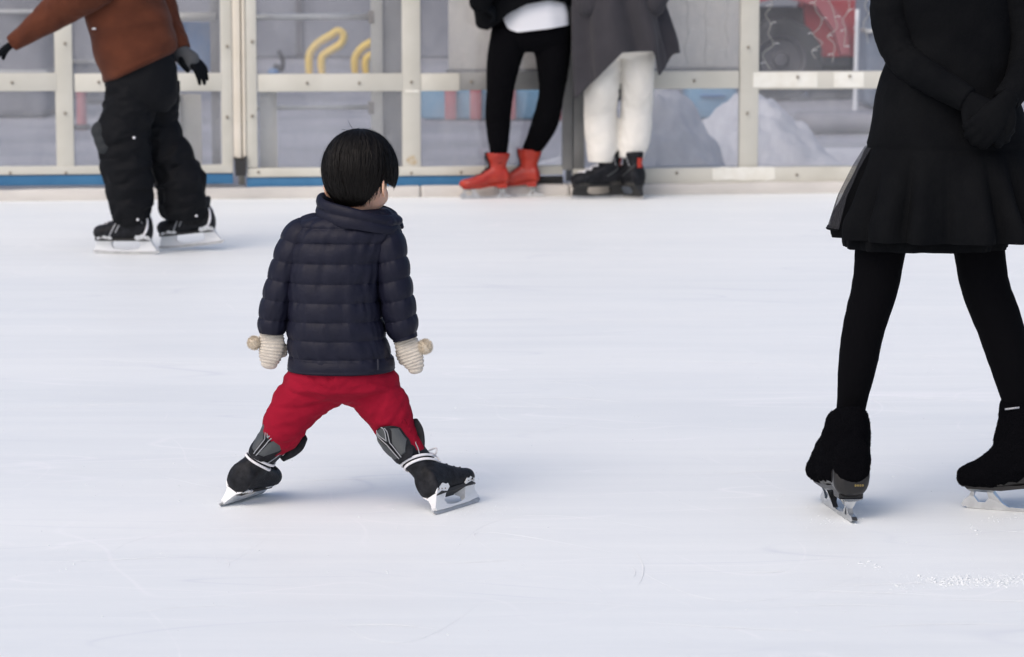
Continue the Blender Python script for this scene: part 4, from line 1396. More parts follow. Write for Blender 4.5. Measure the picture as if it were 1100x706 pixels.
limb(bm, [(352, 243, 12, CY + .01), (338, 245, 15, CY), (324, 253, 17.5, CY - .005), (313, 272, 17, CY - .01), (304, 298, 16, CY - .012), (296.5, 328, 16, CY - .012), (292.5, 350, 14.8, CY - .01), (292, 358, 12.5, CY - .01)], 1.15, arm_quilt(.0, .047), n=60, step=.0018, rounded=False)
finish('sleeve', bm, M['navy'], jk)
bm = bmesh.new()
limb(bm, [(385, 243, 12, CY + .01), (400, 245, 15, CY), (413, 254, 18.5, CY - .008), (418.5, 272, 18.5, CY - .014), (422.5, 298, 18, CY - .016), (427.5, 328, 18, CY - .014), (432.5, 354, 16, CY - .01), (435, 364, 13, CY - .01)], 1.15, arm_quilt(.2, .047), n=60, step=.0018)
finish('sleeve', bm, M['navy'], jk)
# stand collar, open to the front right
bm = bmesh.new()
def collar_ring(cx, py, rx, ry, sl, off, puff=0):
    c_ = P(cx, py, CY - .005)
    ring = []
    for i in range(90):
        th = 2 * math.pi * i / 90
        x, y = rx * math.cos(th), ry * math.sin(th)
        w_ = .0015 * noise.noise(Vector((math.cos(th) * 5, math.sin(th) * 5, c_.z * 60)))
        ring.append(Vector((c_.x + x * (1 + (off + w_) / rx), c_.y + y * (1 + (off + w_) / ry), c_.z + sl * x + .10 * (y) * 1.0 + .002 * math.sin(3 * th))))
    return ring
rings = []
prof = [(0, 0), (.10, .003), (.30, .0045), (.46, .0035), (.52, .000), (.58, .0035), (.75, .0055), (.92, .004), (1, 0), (1.0, -.005), (.9, -.011), (.5, -.013), (.2, -.013)]
for t, off in prof:
    rings.append(collar_ring(385 - 1.5 * t, 241 - 22 * t,   .100 - .008 * t, .078 - .006 * t, -.16 - .08 * t, off))
rings_to_bm(bm, rings, False, False)
finish('collar', bm, M['navy'], jk)
# collar tip (the open zip edge seen at the right)
bm = bmesh.new()
a = P(428, 238, CY + .03)
tube(bm, [P(420, 228, CY + .045), P(427, 236, CY + .03), P(431, 243, CY + .015)], [(.006, .012), (.009, .015), (.006, .010)], n=20, step=.003, rounded=True)
finish('collar_tip', bm, M['navy'], jk)

# mittens
def mitten(rows, thumb, pom, pr, seed):
    bm = bmesh.new()
    def rib(th, s_, p):
        return .0011 * math.sin(s_ * 2 * math.pi / .0078) + .0006 * math.sin(th * 22 + 40 * s_) * .6
    limb(bm, rows, .62, rib, n=56, step=.0011, rounded=True)
    mt_ = finish('mitten', bm, M['knit'], person)
    bm = bmesh.new()
    limb(bm, thumb, .9, rib, n=24, step=.0015, rounded=True)
    finish('thumb', bm, M['knit'], mt_)
    bm = bmesh.new()
    rnd = random.Random(seed)
    bmesh.ops.create_icosphere(bm, subdivisions=4, radius=pr * .82, matrix=Matrix.Translation(pom))
    for v in bm.verts:
        d = (v.co - pom).normalized()
        v.co += d * pr * .12 * noise.noise(v.co * 140)
    for i in range(1500):
        z = rnd.uniform(-1, 1); a = rnd.uniform(0, 2 * math.pi); r = math.sqrt(1 - z * z)
        d = Vector((r * math.cos(a), r * math.sin(a), z))
        l = pr * rnd.uniform(.92, 1.12)
        t = d.cross(Vector((rnd.random(), rnd.random(), rnd.random()))).normalized()
        e_ = pom + (d + t * rnd.uniform(-.18, .18)).normalized() * l
        w_ = .0006
        b0 = pom + d * pr * .7
        o2 = d.cross(t) * w_
        vs__ = [bm.verts.new(b0 + t * w_), bm.verts.new(b0 - t * .5 * w_ + o2), bm.verts.new(b0 - t * .5 * w_ - o2), bm.verts.new(e_)]
        for q_ in ((0, 1, 3), (1, 2, 3), (2, 0, 3)):
            bm.faces.new([vs__[q] for q in q_])
    finish('pompom', bm, M['pom'], mt_, smooth=False)
mitten([(292, 350, 11, CY - .01), (291.5, 358, 12.5, CY - .01), (292, 368, 13.5, CY - .012), (291, 379, 13, CY - .012), (289.5, 388, 10.5, CY - .012), (289, 391.5, 8.5, CY - .012)],
       [(298, 367, 6, CY + .005), (303, 374, 5.5, CY + .010), (304, 380, 4.5, CY + .012)], P(273, 368.5, CY - .015), .0185, 1)
mitten([(433, 358, 11, CY - .01), (435.5, 366, 12.5, CY - .01), (439.5, 376, 13.5, CY - .012), (443.5, 387, 12, CY - .012), (446, 394, 9.5, CY - .012), (446.5, 397, 8, CY - .012)],
       [(431, 374, 6, CY + .005), (431, 382, 5.5, CY + .008), (433, 388, 4.5, CY + .010)], P(456.5, 372.5, CY - .015), .0205, 2)

# ================= woman in black on the right
WY = 6.88
person = thing('person', 'skater in black dress, tights and fuzzy boot covers, hands clasped behind the back', 'person', (P(1015, 560, WY).x, WY, 0))
k = 1.42
Ml = frame(G(901, 551), (-.165, .986, 0), (.02, 0, 1))
Mr = frame(G(1096, 549.5), (-.93, .36, 0), (-.02, .0, 1))
lg = [(965, 170, 38, WY), (955, 225, 31, WY), (947, 262, 27.5, WY), (940, 308, 25, WY), (928.5, 350, 22.8, WY), (920.5, 396, 20.2, WY), (914.5, 437, 15.6, WY), (911, 470, 14, WY + .0), (909, 500, 13, WY + .01)]
rg = [(1032, 170, 38, WY), (1044, 225, 31, WY), (1051, 262, 27.8, WY), (1058.5, 308, 26, WY), (1074, 350, 25, WY), (1087, 396, 22, WY), (1096, 437, 17, WY + .01), (1103, 470, 15, WY + .02), (1107, 500, 14, WY + .02)]
def inner(rows, g):
    return [P(a, b, y) for a, b, r, y in rows], [pxm(a, b, y, r) - g for a, b, r, y in rows]
hc = P(1018, -128, WY)
def upto(mx, z): return mx @ Vector((-.04 * k, 0, z * k))
bo, Mxh = body(person, hc, (-.15, .97, -.12), (0, .1, 1), .22, [
    ([hc + Vector((0, -.03, -.03)), P(1018, -70, WY), P(1018, -30, WY), P(1018, 40, WY), P(1016, 100, WY), P(1004, 170, WY)], [.055, .052, .08, .095, .10, .10]),
    inner(lg, .010), inner(rg, .010),
    ([P(1000, -45, WY), P(968, -36, WY), P(958, 0, WY - .01), P(963, 46, WY - .04), P(1003, 86, WY - .13), P(1038, 107, WY - .172)], [.035, .032, .028, .025, .02, .018]),
    ([P(1036, -45, WY), P(1070, -36, WY), P(1096, 5, WY - .01), P(1106, 46, WY - .045), P(1094, 90, WY - .14), P(1082, 108, WY - .175)], [.035, .032, .028, .025, .02, .018])], vox=.007)
hair_cap(person, Mxh, .22, (.112, .098, .112), lambda az: float(np.interp(abs((az + math.pi) % (2 * math.pi) - math.pi), [0, .8, 1.4, 2, math.pi], [1.0, 1.1, 1.7, 2.3, 2.5])), strands=900)
bm = bmesh.new()
limb(bm, lg, 1.05, lambda th, s_, p: .0012 * noise.noise(Vector((math.cos(th) * 2, math.sin(th) * 2, s_ * 40))), n=48, step=.006)
finish('tights', bm, M['tights'], person)
bm = bmesh.new()
limb(bm, rg, 1.05, lambda th, s_, p: .0012 * noise.noise(Vector((math.cos(th) * 2 + 4, math.sin(th) * 2, s_ * 40))), n=48, step=.006)
finish('tights', bm, M['tights'], person)

def boot_cover(up, Mx, k, rows_sh, heel_up=.026):
    zs = .040
    bm = bmesh.new()
    secs = [(-.087, .016, zs + heel_up + .010, zs + .080), (-.082, .025, zs + heel_up, zs + .095), (-.055, .031, zs + heel_up - .004, zs + .092), (-.025, .035, zs + .018, zs + .105), (0, .038, zs + .008, zs + .108),
            (.025, .041, zs + .002, zs + .100), (.048, .042, zs - .001, zs + .072), (.070, .041, zs - .001, zs + .050), (.090, .035, zs - .001, zs + .038), (.103, .024, zs + .000, zs + .031), (.109, .011, zs + .006, zs + .024)]
    rings_to_bm(bm, foot_rings(Mx, k, secs, n=36, e=2.4))
    pts = [Mx @ (Vector((x, y, z)) * k) for x, y, z, a, b in rows_sh]
    fz = lambda th, s_, p: .003 * noise.noise(p * 30) + .0016 * noise.noise(p * 110)
    tube(bm, pts, [(a * k, b * k) for x, y, z, a, b in rows_sh], n=40, step=.005, disp=fz, ref=Mx.to_3x3() @ Vector((0, 1, 0)))
    o = finish('boot_cover', bm, M['fuzzy'], up, remesh=.004, iters=6)
    rnd = random.Random(3)
    me = o.data
    for v in me.vertices:
        v.co += v.normal * (.0022 * noise.noise(v.co * 60) + .0012 * noise.noise(v.co * 170))
    # short pile
    b2 = bmesh.new(); b2.from_mesh(me)
    b2.faces.ensure_lookup_table()
    fs = b2.faces[:]
    for i in range(7000):
        f = fs[rnd.randrange(len(fs))]
        c_ = f.calc_center_median(); n_ = f.normal
        t = n_.cross(Vector((rnd.random() - .5, rnd.random() - .5, rnd.random() - .5))).normalized()
        e_ = c_ + (n_ + t * rnd.uniform(-.9, .9)).normalized() * rnd.uniform(.0012, .0032)
        w_ = .0006
        a_, b_, c2 = b2.verts.new(c_ + t * w_), b2.verts.new(c_ - t * w_), b2.verts.new(e_)
        b2.faces.new((a_, b_, c2))
    b2.to_mesh(me); b2.free()
    return o
us, _, _ = figure_skate(person, Ml, k, lean=(.004, .0), sh=.125, m='leather', heel_m='leather', covered=True)
boot_cover(us, Ml, k, [(-.008, .002, .075, .060, .046), (-.018, .001, .105, .054, .043), (-.028, .0, .135, .049, .040), (-.034, .0, .160, .046, .037), (-.032, -.0, .176, .043, .032), (-.030, -.0, .182, .036, .026)])
bm = bmesh.new()   # small gold stamp on the heel counter
for i in range(4):
    o_ = Ml @ (Vector((-.2, -.012 + i * .0042 - .004, .0625)) * k)
    d = (Ml.to_3x3() @ Vector((1, 0, 0))).normalized()
    h = bvh_of(us, person).ray_cast(o_, d)
    if h[0]:
        ring_pts = [h[0] - d * .0012 + (Ml.to_3x3() @ Vector((0, .0016 * math.cos(a), .0022 * math.sin(a)))) for a in np.linspace(0, 2 * math.pi, 10)]
        wire(bm, ring_pts, .0006, n=6, step=.001)
finish('gold_stamp', bm, M['gold'], us)
us, _, _ = figure_skate(person, Mr, k, lean=(.004, .0), sh=.125, m='leather', heel_m='leather', covered=True)
cv = boot_cover(us, Mr, k, [(-.006, 0, .075, .060, .040), (-.004, 0, .105, .054, .038), (-.004, .0, .135, .050, .037), (-.006, .0, .165, .046, .036), (-.008, -.0, .180, .045, .035), (-.012, -.0, .184, .040, .030)], .014)
bm = bmesh.new()
q = [P(1077, 437, WY + .01) + Vector((.021 * 2 * (t), -.0505 + .012 * (t * 2 - 1) ** 2, .003 * math.sin(t * 3) + .004 * t)) for t in np.linspace(0, 1, 8)]
wire(bm, q, .0026, step=.004)
finish('cuff_edge', bm, M['silver'], us)

# dress: fitted bodice, dropped waist and gathered skirt
pz = P(1015, 158, WY).z
def pleat(th, s_, p):
    t = max(0, (pz - p.z))
    w_ = min(1, t / .16)
    ph = th * 18 + 1.8 * math.sin(th * 2 + 1) + .8 * noise.noise(Vector((math.cos(th) * 2, math.sin(th) * 2, 0)))
    v = .034 * w_ * (1.3 * abs(math.sin(ph * .5)) ** .7 - .6) + .006 * w_ * math.sin(th * 23 + p.z * 3)
    v += .0035 * noise.noise(Vector((math.cos(th) * 2, math.sin(th) * 2, p.z * 9))) + (.002 * noise.noise(p * 24))
    if abs(p.z - pz) < .006:
        v -= .003
    return v
bm = bmesh.new()
sect(bm, [(-66, 985, 1051, .05), (-58, 965, 1070, .075), (-40, 957, 1078, .095), (0, 958, 1086, .11), (45, 960, 1092, .108), (70, 951, 1094, .118), (100, 942, 1094, .13), (130, 936, 1102, .14), (158, 930, 1110, .148), (180, 924, 1118, .158), (215, 913, 1131, .178), (248, 903, 1143, .192), (254, 904, 1142, .190)],
     WY, n=220, step=.006, e=2.1, disp=pleat, cap=(True, False))
dr = finish('dress', bm, M['blackcloth'], person)
bm = bmesh.new()   # underskirt a little longer than the dress
sect(bm, [(200, 921, 1070, .12), (235, 914, 1076, .13), (262, 908, 1080, .135), (266, 909, 1079, .133)], WY, n=140, step=.006, cap=(False, False),
     disp=lambda th, s_, p: .007 * math.sin(th * 13 + 1) + .003 * math.sin(th * 31))
finish('underskirt', bm, M['blackcloth'], dr)
# sheer net layer standing out on the left
bm = bmesh.new()
def net_pt(a, t):
    px = np.interp(t, [0, .25, .6, 1], [929, 915, 900, 889.5]); py = 158 + (244 - 158) * t
    base = P(px, py, WY)
    cx = P(1018, py, WY).x
    rx = cx - base.x
    ry = .15 + .05 * t
    r_ = 1 + .02 * t * math.sin(a * 16)
    return Vector((cx - rx * r_ * math.cos(a), WY - ry * r_ * math.sin(a), base.z - .010 * t * abs(math.sin(a)) * 1.0))
rows_ = []
na_, nt_ = 50, 24
for j in range(nt_ + 1):
    rows_.append([bm.verts.new(net_pt(-1.0 + 1.3 * i / na_, j / nt_)) for i in range(na_ + 1)])
for j in range(nt_):
    for i in range(na_):
        bm.faces.new((rows_[j][i], rows_[j][i + 1], rows_[j + 1][i + 1], rows_[j + 1][i]))
finish('sheer_layer', bm, M['sheer'], dr)
bm = bmesh.new(); wire(bm, [net_pt(-1.0 + 1.3 * i / 30, 1.0) for i in range(31)], .0028, step=.01)
finish('net_hem', bm, M['blackcloth'], dr)
# sleeves and gloves
fd = folds(.004, 26, 4)
bm = bmesh.new()
limb(bm, [(985, -42, 22, WY), (966, -40, 25, WY), (957, -5, 22, WY - .01), (960, 38, 20, WY - .03), (970, 60, 19, WY - .05), (1003, 86, 16.5, WY - .13), (1040, 108, 13.5, WY - .175)], 1.05, fd, n=44)
finish('sleeve', bm, M['blackcloth'], dr)
bm = bmesh.new()
limb(bm, [(1050, -42, 22, WY), (1072, -40, 25, WY), (1092, 5, 23, WY - .01), (1105, 44, 22, WY - .04), (1103, 66, 20, WY - .07), (1094, 90, 16, WY - .14), (1080, 108, 13.5, WY - .175)], 1.05, fd, n=44)
finish('sleeve', bm, M['blackcloth'], dr)
bm = bmesh.new()
hand_bm(bm, frame(P(1040, 108, WY - .185), (.72, -.25, -.55), (-.1, -1, .2)), .17, curl=.9, side=-1)
finish('glove', bm, M['blackcloth'], person, remesh=.0035, iters=3)
bm = bmesh.new()
hand_bm(bm, frame(P(1082, 108, WY - .205), (-.62, -.1, -.72), (.1, -1, .15)), .17, curl=1.0, side=1)
finish('glove', bm, M['blackcloth'], person, remesh=.0035, iters=3)

# ================= skater in brown on the left
BY = 12.75
person = thing('person', 'young skater in brown jacket and baggy black trousers, one arm stretched ahead', 'person', (P(165, 270, BY).x, BY, 0))
k = 1.43
M1 = frame(G(136, 273.0), (-1, .10, 0), (0, 0, 1))
M2 = frame(G(203, 272.0) , (-1, .06, .0), (0, 0, 1))
M2 = M2 @ Matrix.Rotation(R(6.0), 4, 'Y')
M2.translation = M2.translation + Vector((.0, .12, .016))
for Mx in (M1, M2):
    up, bv, ax_ = hockey_skate(person, Mx, k, lean=(.004, 0), sh=.105, guard=False, laces=False, vox=.004, lace_m='greylace')
    # pale heel stripe and side flashes
    for s_ in (-1, 1):
        bm = bmesh.new()
        q = [surf(bv, Mx, k, ax_, s_ * a, z, .0016) for a, z in ((.95, .052), (.82, .068), (.72, .085), (.62, .102), (.50, .116))]
        tube(bm, q, [(.003 * k, .004 * k)] * 5, n=8, step=.004, ref=(Mx.to_3x3() @ Vector((0, 0, 1))))
        finish('heel_stripe', bm, M['lace'], up)
        for x0 in (.004, .022):
            bm = bmesh.new(); q = []
            for t in np.linspace(0, 1, 6):
                o_ = Mx @ (Vector((x0 + .022 * t, s_ * .12, .112 - .042 * t - (x0 - .004) * .5)) * k)
                d = (Mx.to_3x3() @ Vector((0, -s_, 0))).normalized()
                h = bv.ray_cast(o_, d)
                if h[0]: q.append(h[0] - d * .001)
            if len(q) > 3:
                tube(bm, q, [(.0022 * k, .0022 * k)] * len(q), n=8, step=.004)
                finish('side_flash', bm, M['silver'], up)
hc = P(126, -82, BY)
leg1 = [(142, 80, 24, BY - .03), (138, 120, 24, BY - .05), (136, 160, 24, BY - .06), (142, 205, 19, BY - .05), (150, 240, 12, BY - .02)]
leg2 = [(163, 80, 24, BY + .06), (170, 120, 22, BY + .09), (184, 165, 22, BY + .11), (194, 205, 19, BY + .12), (200, 236, 12, BY + .12)]
bo, Mxh = body(person, hc, (-.97, -.1, -.15), (-.15, 0, 1), .21, [
    ([hc + Vector((.03, 0, -.03)), P(134, -50, BY), P(138, -20, BY), P(146, 30, BY), P(152, 78, BY)], [.05, .05, .095, .10, .095]),
    inner(leg1, .03), inner(leg2, .03),
    ([P(135, -28, BY - .1), P(105, -20, BY - .14), P(60, 8, BY - .14), P(14, 45, BY - .12)], [.05, .045, .035, .024]),
    ([P(150, -28, BY + .1), P(166, -18, BY + .13), P(182, 22, BY + .12), P(197, 60, BY + .08)], [.05, .045, .03, .02])], vox=.008)
hair_cap(person, Mxh, .21, (.108, .094, .108), lambda az: float(np.interp(abs((az + math.pi) % (2 * math.pi) - math.pi), [0, .8, 1.4, 2, math.pi], [1.1, 1.2, 1.5, 2.0, 2.2])), strands=900)
# trousers
bm = bmesh.new()
fo = folds(.018, 20, 2)
sect(bm, [(40, 118, 182, .12), (70, 113, 189, .145), (90, 114, 190, .15), (108, 115, 189, .13), (120, 125, 180, .09)], BY, n=60, step=.008, disp=folds(.005, 14, 1))
def legrows(rows, dy):
    return [((a + c_) / 2, y_, (c_ - a) / 2, BY + dy) for y_, a, c_ in rows]
limb(bm, legrows([(90, 114, 166), (108, 114, 166), (119, 112, 165), (127, 114, 163), (135, 108, 161), (145, 104.5, 160), (153, 109, 160), (160, 107, 161), (168, 111, 161), (178, 108.5, 163), (187, 112, 162), (193, 117, 163), (202, 114, 164), (211, 120, 163), (219, 118, 164), (227, 121, 163), (233, 126, 163), (239, 133, 161)], -.04), 1.0, fo, n=48, step=.005)
limb(bm, legrows([(90, 138, 191), (108, 143, 191), (125, 146, 190), (139, 148, 190), (146, 149, 194.5), (153, 150, 190), (162, 154, 200), (173, 159, 208), (180, 163, 206), (190, 165, 217), (200, 167, 220), (207, 170, 216), (215, 171, 221), (223, 173, 219), (230, 174, 220), (236, 178, 216)], .10), 1.0, folds(.018, 20, 9), n=48, step=.005)
finish('trousers', bm, M['trouserblack'], person, remesh=.006, iters=2)
# knee pads strapped over the trousers
def pad(cx, cy, Y, w_, h_):
    bm = bmesh.new()
    c_ = P(cx, cy, Y)
    for i in range(3):
        ball(bm, c_ + Vector((.012 * i, 0, -.035 * i + .03)), (.045, .075, .045 + .01 * (i == 1)))
    o = finish('knee_pad', bm, M['greypad'], person, remesh=.006, iters=5)
pad(109, 148, BY - .06, 1, 1)
pad(160, 158, BY + .10, 1, 1)
bm = bmesh.new()
for a, b, y in ((148, 236, BY - .12), (211, 232, BY - .01), (144, 148, BY - .2)):
    ball(bm, P(a, b, y), .0060, seg=12, ring=8)
finish('cord_toggle', bm, M['lace'], person)
# jacket
def jf(th, s_, p):
    return .020 * noise.noise(Vector((p.x * 5, p.y * 5, p.z * 9))) + .014 * noise.noise(Vector((p.x * 6 + p.z * 8, p.y * 9, p.z * 14)))
bm = bmesh.new()
sect(bm, [(-62, 118, 152, .07, 0, 0), (-52, 102, 164, .13, 0, .05), (-30, 92, 172, .165, 0, .1), (0, 91, 177, .165, 0, .1), (25, 95, 182, .16, 0, .16), (48, 103, 187, .165, 0, .3), (64, 110, 189, .17, 0, .40), (72, 114, 187, .165, 0, .46), (74, 117, 184, .155, 0, .46)],
     BY, n=80, step=.006, e=2.2, disp=jf)
bj = finish('jacket', bm, M['brown'], person)
bm = bmesh.new()
q = [P(100 + i * 9, 14 + .35 * i * i * .4 - 2 * i, BY - .168) for i in range(9)]
limb(bm, [(138, -28, 20, BY - .05), (120, -24, 23, BY - .12), (100, -14, 23, BY - .15), (78, 0, 21, BY - .15), (56, 16, 17.5, BY - .15), (34, 32, 12.5, BY - .15), (20, 42, 9.5, BY - .14), (12, 47.5, 8.5, BY - .14)], 1.0, folds(.007, 18, 6), n=40)
finish('sleeve', bm, M['brown'], bj, remesh=.006, iters=3)
bm = bmesh.new()
limb(bm, [(152, -28, 18, BY + .06), (164, -18, 19, BY + .12), (173, 4, 16, BY + .13), (180, 24, 14, BY + .12), (189, 42, 12, BY + .10), (195, 54, 10.5, BY + .08)], 1.0, folds(.007, 22, 3), n=40)
finish('sleeve', bm, M['brown'], bj, remesh=.006, iters=3)
bm = bmesh.new()
ball(bm, P(101, 31, BY - .158), (.010, .004, .004), seg=14, ring=8)
finish('chest_mark', bm, M['whitepl'], bj)
bm = bmesh.new()
hand_bm(bm, frame(P(12, 48, BY - .14), (-.8, 0, -.6), (-.55, -.2, .8)), .155, curl=.3, side=-1)
finish('glove', bm, M['glove'], person, remesh=.0045, iters=3)
bm = bmesh.new()
hand_bm(bm, frame(P(195, 56, BY + .07), (.78, -.1, -.60), (.5, -.55, .65)), .165, curl=.35, spread=.24, side=-1)
gl_ = finish('glove', bm, M['glove'], person, remesh=.0045, iters=3)
bm = bmesh.new()
limb(bm, [(192, 55, 10, BY + .075), (198, 60.5, 10.5, BY + .07), (204, 66, 11.5, BY + .065)], .8, None, n=24, rounded=True)
finish('glove_cuff', bm, M['glovegrey'], gl_)

# ================= woman in red boots by the barrier
RY = 15.48
person = thing('person', 'standing skater in red leather boots, black leggings and white shirt tail by the barrier', 'person', (P(555, 212, RY).x, RY, 0))
k = 1.48
M1 = frame(G(523, 213.2), (-.97, -.22, 0), (0, 0, 1))
M2 = frame(G(556, 211.0), (-.90, .10, 0), (0, 0, 1))
for Mx, ln, hh in ((M1, .0, .126), (M2, -.004, .134)):
    figure_skate(person, Mx, k, lean=(ln, 0), sh=hh, m='orange', heel_m='orange', lace_m='bootblk', vox=.004, rx=.045)
a1 = M1 @ (Vector((-.04, 0, .15)) * k); a2 = M2 @ (Vector((-.046, 0, .15)) * k)
l1 = [(549, 34, 21, RY - .02), (542, 62, 18.5, RY - .03), (537, 100, 14.5, RY), (535, 125, 13.5, RY + .04), (535.5, 150, 11.3, RY + .06), (535.5, 164, 9.0, RY + .08), (535, 176, 6.5, RY + .08)]
l2 = [(592, 34, 22.5, RY + .02), (594, 70, 17.5, RY), (592, 103, 13.5, RY + .05), (586, 130, 14, RY + .1), (577, 150, 11.5, RY + .16), (570, 163, 9.0, RY + .20), (568.5, 176, 6.5, RY + .20)]
hc = P(560, -118, RY)
bo, Mxh = body(person, hc, (-.9, .35, -.1), (-.05, 0, 1), .22, [
    ([hc + Vector((.03, 0, -.03)), P(566, -92, RY), P(566, -70, RY), P(566, -30, RY), P(570, 20, RY)], [.052, .05, .10, .10, .10]),
    inner(l1, .022), inner(l2, .022),
    ([P(560, -72, RY - .1), P(545, -68, RY - .18), P(525, -20, RY - .16), P(515, 5, RY - .2)], [.05, .045, .035, .025]),
    ([P(575, -72, RY + .1), P(590, -68, RY + .18), P(600, -20, RY + .16), P(580, 5, RY + .1)], [.05, .045, .035, .025])], vox=.009)
hair_cap(person, Mxh, .22, (.115, .10, .115), lambda az: float(np.interp(abs((az + math.pi) % (2 * math.pi) - math.pi), [0, .8, 1.4, 2, math.pi], [1.0, 1.1, 2.0, 2.5, 2.6])), strands=700)
bm = bmesh.new()
sect(bm, [(-5, 535, 608, .11), (20, 530, 613, .13), (36, 529, 614, .13), (48, 535, 612, .11), (56, 545, 604, .07)], RY, n=48, step=.01)
limb(bm, l1, 1.0, folds(.004, 25, 1), n=36, step=.008)
limb(bm, l2, 1.0, folds(.004, 25, 5), n=36, step=.008)
finish('leggings', bm, M['tights'], person, remesh=.007, iters=3)
def shirt_post(p):
    return p
bm = bmesh.new()
def sh_hem(p):
    t = p.x - P(537, 20, RY).x
    zlo = P(575, np.interp(p.x, [P(x_, 20, RY).x for x_ in (534, 540, 556, 590, 615)], [24, 29, 34, 30, 26]), RY - .15).z
    zr = P(575, 2, RY - .15).z
    zb = P(575, 34, RY - .15).z
    if p.z < zr:
        f = (zr - p.z) / (zr - zb)
        p.z = zr + (zlo - zr) * f
    return p
sect(bm, [(-20, 540, 606, .12), (5, 537, 610, .14), (20, 535, 613, .15), (34, 534, 614, .155)], RY, n=100, step=.006, disp=lambda th, s_, p: .008 * noise.noise(Vector((math.cos(th) * 2, math.sin(th) * 2, p.z * 5))) + .003 * math.sin(th * 9), post=sh_hem, cap=(False, False))
finish('shirt', bm, M['shirt'], person)
def jk_hem(p):
    zr = P(565, -20, RY - .18).z
    zb = P(565, 30, RY - .18).z
    xs = [P(x_, 20, RY).x for x_ in (508, 514, 524, 536, 546, 566, 590, 606, 616)]
    zlo = P(565, np.interp(p.x, xs, [22, 30, 32, 24, 14, 4, 0, 3, 8]), RY - .18).z
    if p.z < zr:
        p.z = zr + (zlo - zr) * (zr - p.z) / (zr - zb)
    return p
bm = bmesh.new()
sect(bm, [(-92, 548, 584, .08), (-82, 535, 598, .16), (-60, 522, 610, .18), (-20, 511, 613, .18), (10, 509, 614, .18), (30, 511, 613, .175)], RY, n=100, step=.008, disp=folds(.006, 8, 2), post=jk_hem, cap=(True, False))
wj = finish('jacket', bm, M['blackcloth'], person)
for sgn, rows in ((0, [(545, -72, 18, RY - .12), (530, -50, 17, RY - .19), (520, -15, 15, RY - .2), (516, 2, 12, RY - .2)]), (1, [(585, -72, 18, RY + .12), (598, -50, 17, RY + .19), (602, -15, 15, RY + .2), (590, 2, 12, RY + .16)])):
    bm = bmesh.new(); limb(bm, rows, 1.0, folds(.006, 20, 3), n=32, step=.01, rounded=True); finish('sleeve', bm, M['blackcloth'], wj)
for q in ((516, 4, RY - .2), (588, 4, RY + .15)):
    bm = bmesh.new(); hand_bm(bm, frame(P(*q), (.55, .2, -.3), (.3, -.6, .7)), .16, curl=.8, side=1); finish('glove', bm, M['glove'], person, remesh=.006, iters=2)

# ================= person in the grey coat
GY = 15.49
person = thing('person', 'standing skater in loose dark grey coat, ivory trousers and black skates with red heel loops', 'person', (P(660, 212, GY).x, GY, 0))
k = 1.52
M1 = frame(G(643, 213.0), (-.93, -.30, 0), (0, 0, 1))
M2 = frame(G(673, 212.4), (-.55, .83, 0), (0, 0, 1))
for Mx in (M1, M2):
    up, bv, ax_ = hockey_skate(person, Mx, k, lean=(.0, 0), sh=.122, guard=False, laces=False, vox=.005, holder_m='rubber')
    bm = bmesh.new()
    q = [surf(bv, Mx, k, ax_, a, z, .0035) for a, z in ((-.02, .112), (-.02, .124), (.0, .136), (.0, .146))]
    tube(bm, q, [(.007, .016)] * 4, n=10, step=.004, ref=(Mx.to_3x3() @ Vector((0, 1, 0))))
    finish('heel_loop', bm, M['orange'], up)
    for s_ in (-1, 1):
        bm = bmesh.new(); q = [surf(bv, Mx, k, ax_, s_ * a, z, .001) for a, z in ((.3, .125), (.9, .105), (1.5, .09), (2.0, .08))]
        wire(bm, q, .003, step=.005); finish('side_seam', bm, M['bootgrey'], up)
l1 = [(648, 40, 21, GY), (647, 90, 19, GY), (645, 130, 18, GY + .08), (646, 150, 17.5, GY + .09), (646, 164, 15, GY + .09), (646, 174, 12, GY + .09)]
l2 = [(686, 40, 20, GY), (686, 90, 18, GY + .02), (684, 130, 17, GY + .09), (680, 152, 16, GY + .09), (678.5, 164, 13.5, GY + .09), (678, 171, 11, GY + .09)]
hc = P(666, -125, GY)
bo, Mxh = body(person, hc, (-.45, .88, -.1), (0, .05, 1), .22, [
    ([hc + Vector((.0, -.03, -.03)), P(667, -92, GY), P(667, -70, GY), P(667, -30, GY), P(667, 40, GY)], [.052, .05, .10, .11, .10]),
    inner(l1, .042), inner(l2, .042),
    ([P(652, -72, GY), P(636, -62, GY), P(628, -22, GY - .05), P(634, 8, GY - .1)], [.05, .04, .03, .022]),
    ([P(683, -72, GY), P(699, -62, GY), P(706, -22, GY - .05), P(700, 8, GY - .1)], [.05, .04, .03, .022])], vox=.009)
hair_cap(person, Mxh, .22, (.115, .10, .115), lambda az: float(np.interp(abs((az + math.pi) % (2 * math.pi) - math.pi), [0, .8, 1.4, 2, math.pi], [1.0, 1.1, 2.0, 2.5, 2.6])), strands=700)
bm = bmesh.new()
sect(bm, [(10, 634, 700, .12), (40, 629, 705, .13), (54, 630, 704, .12), (62, 640, 694, .08)], GY, n=48, step=.01)
limb(bm, [(648, 48, 19, GY), (646.5, 90, 18.5, GY), (645, 120, 17.5, GY + .09), (645.5, 140, 17.5, GY + .09), (647, 155, 17, GY + .09), (646, 166, 15.5, GY + .09), (646, 174, 14, GY + .09)], 1.0, folds(.006, 14, 2), n=44, step=.006)
limb(bm, [(685, 48, 18, GY + .01), (685, 90, 17, GY + .02), (683.5, 120, 16.5, GY + .09), (682.5, 140, 17, GY + .09), (680, 154, 16.5, GY + .09), (678.5, 163, 14.5, GY + .09), (678, 170, 13, GY + .09)], 1.0, folds(.006, 14, 6), n=44, step=.006)
finish('trousers', bm, M['ivory'], person, remesh=.006, iters=3)
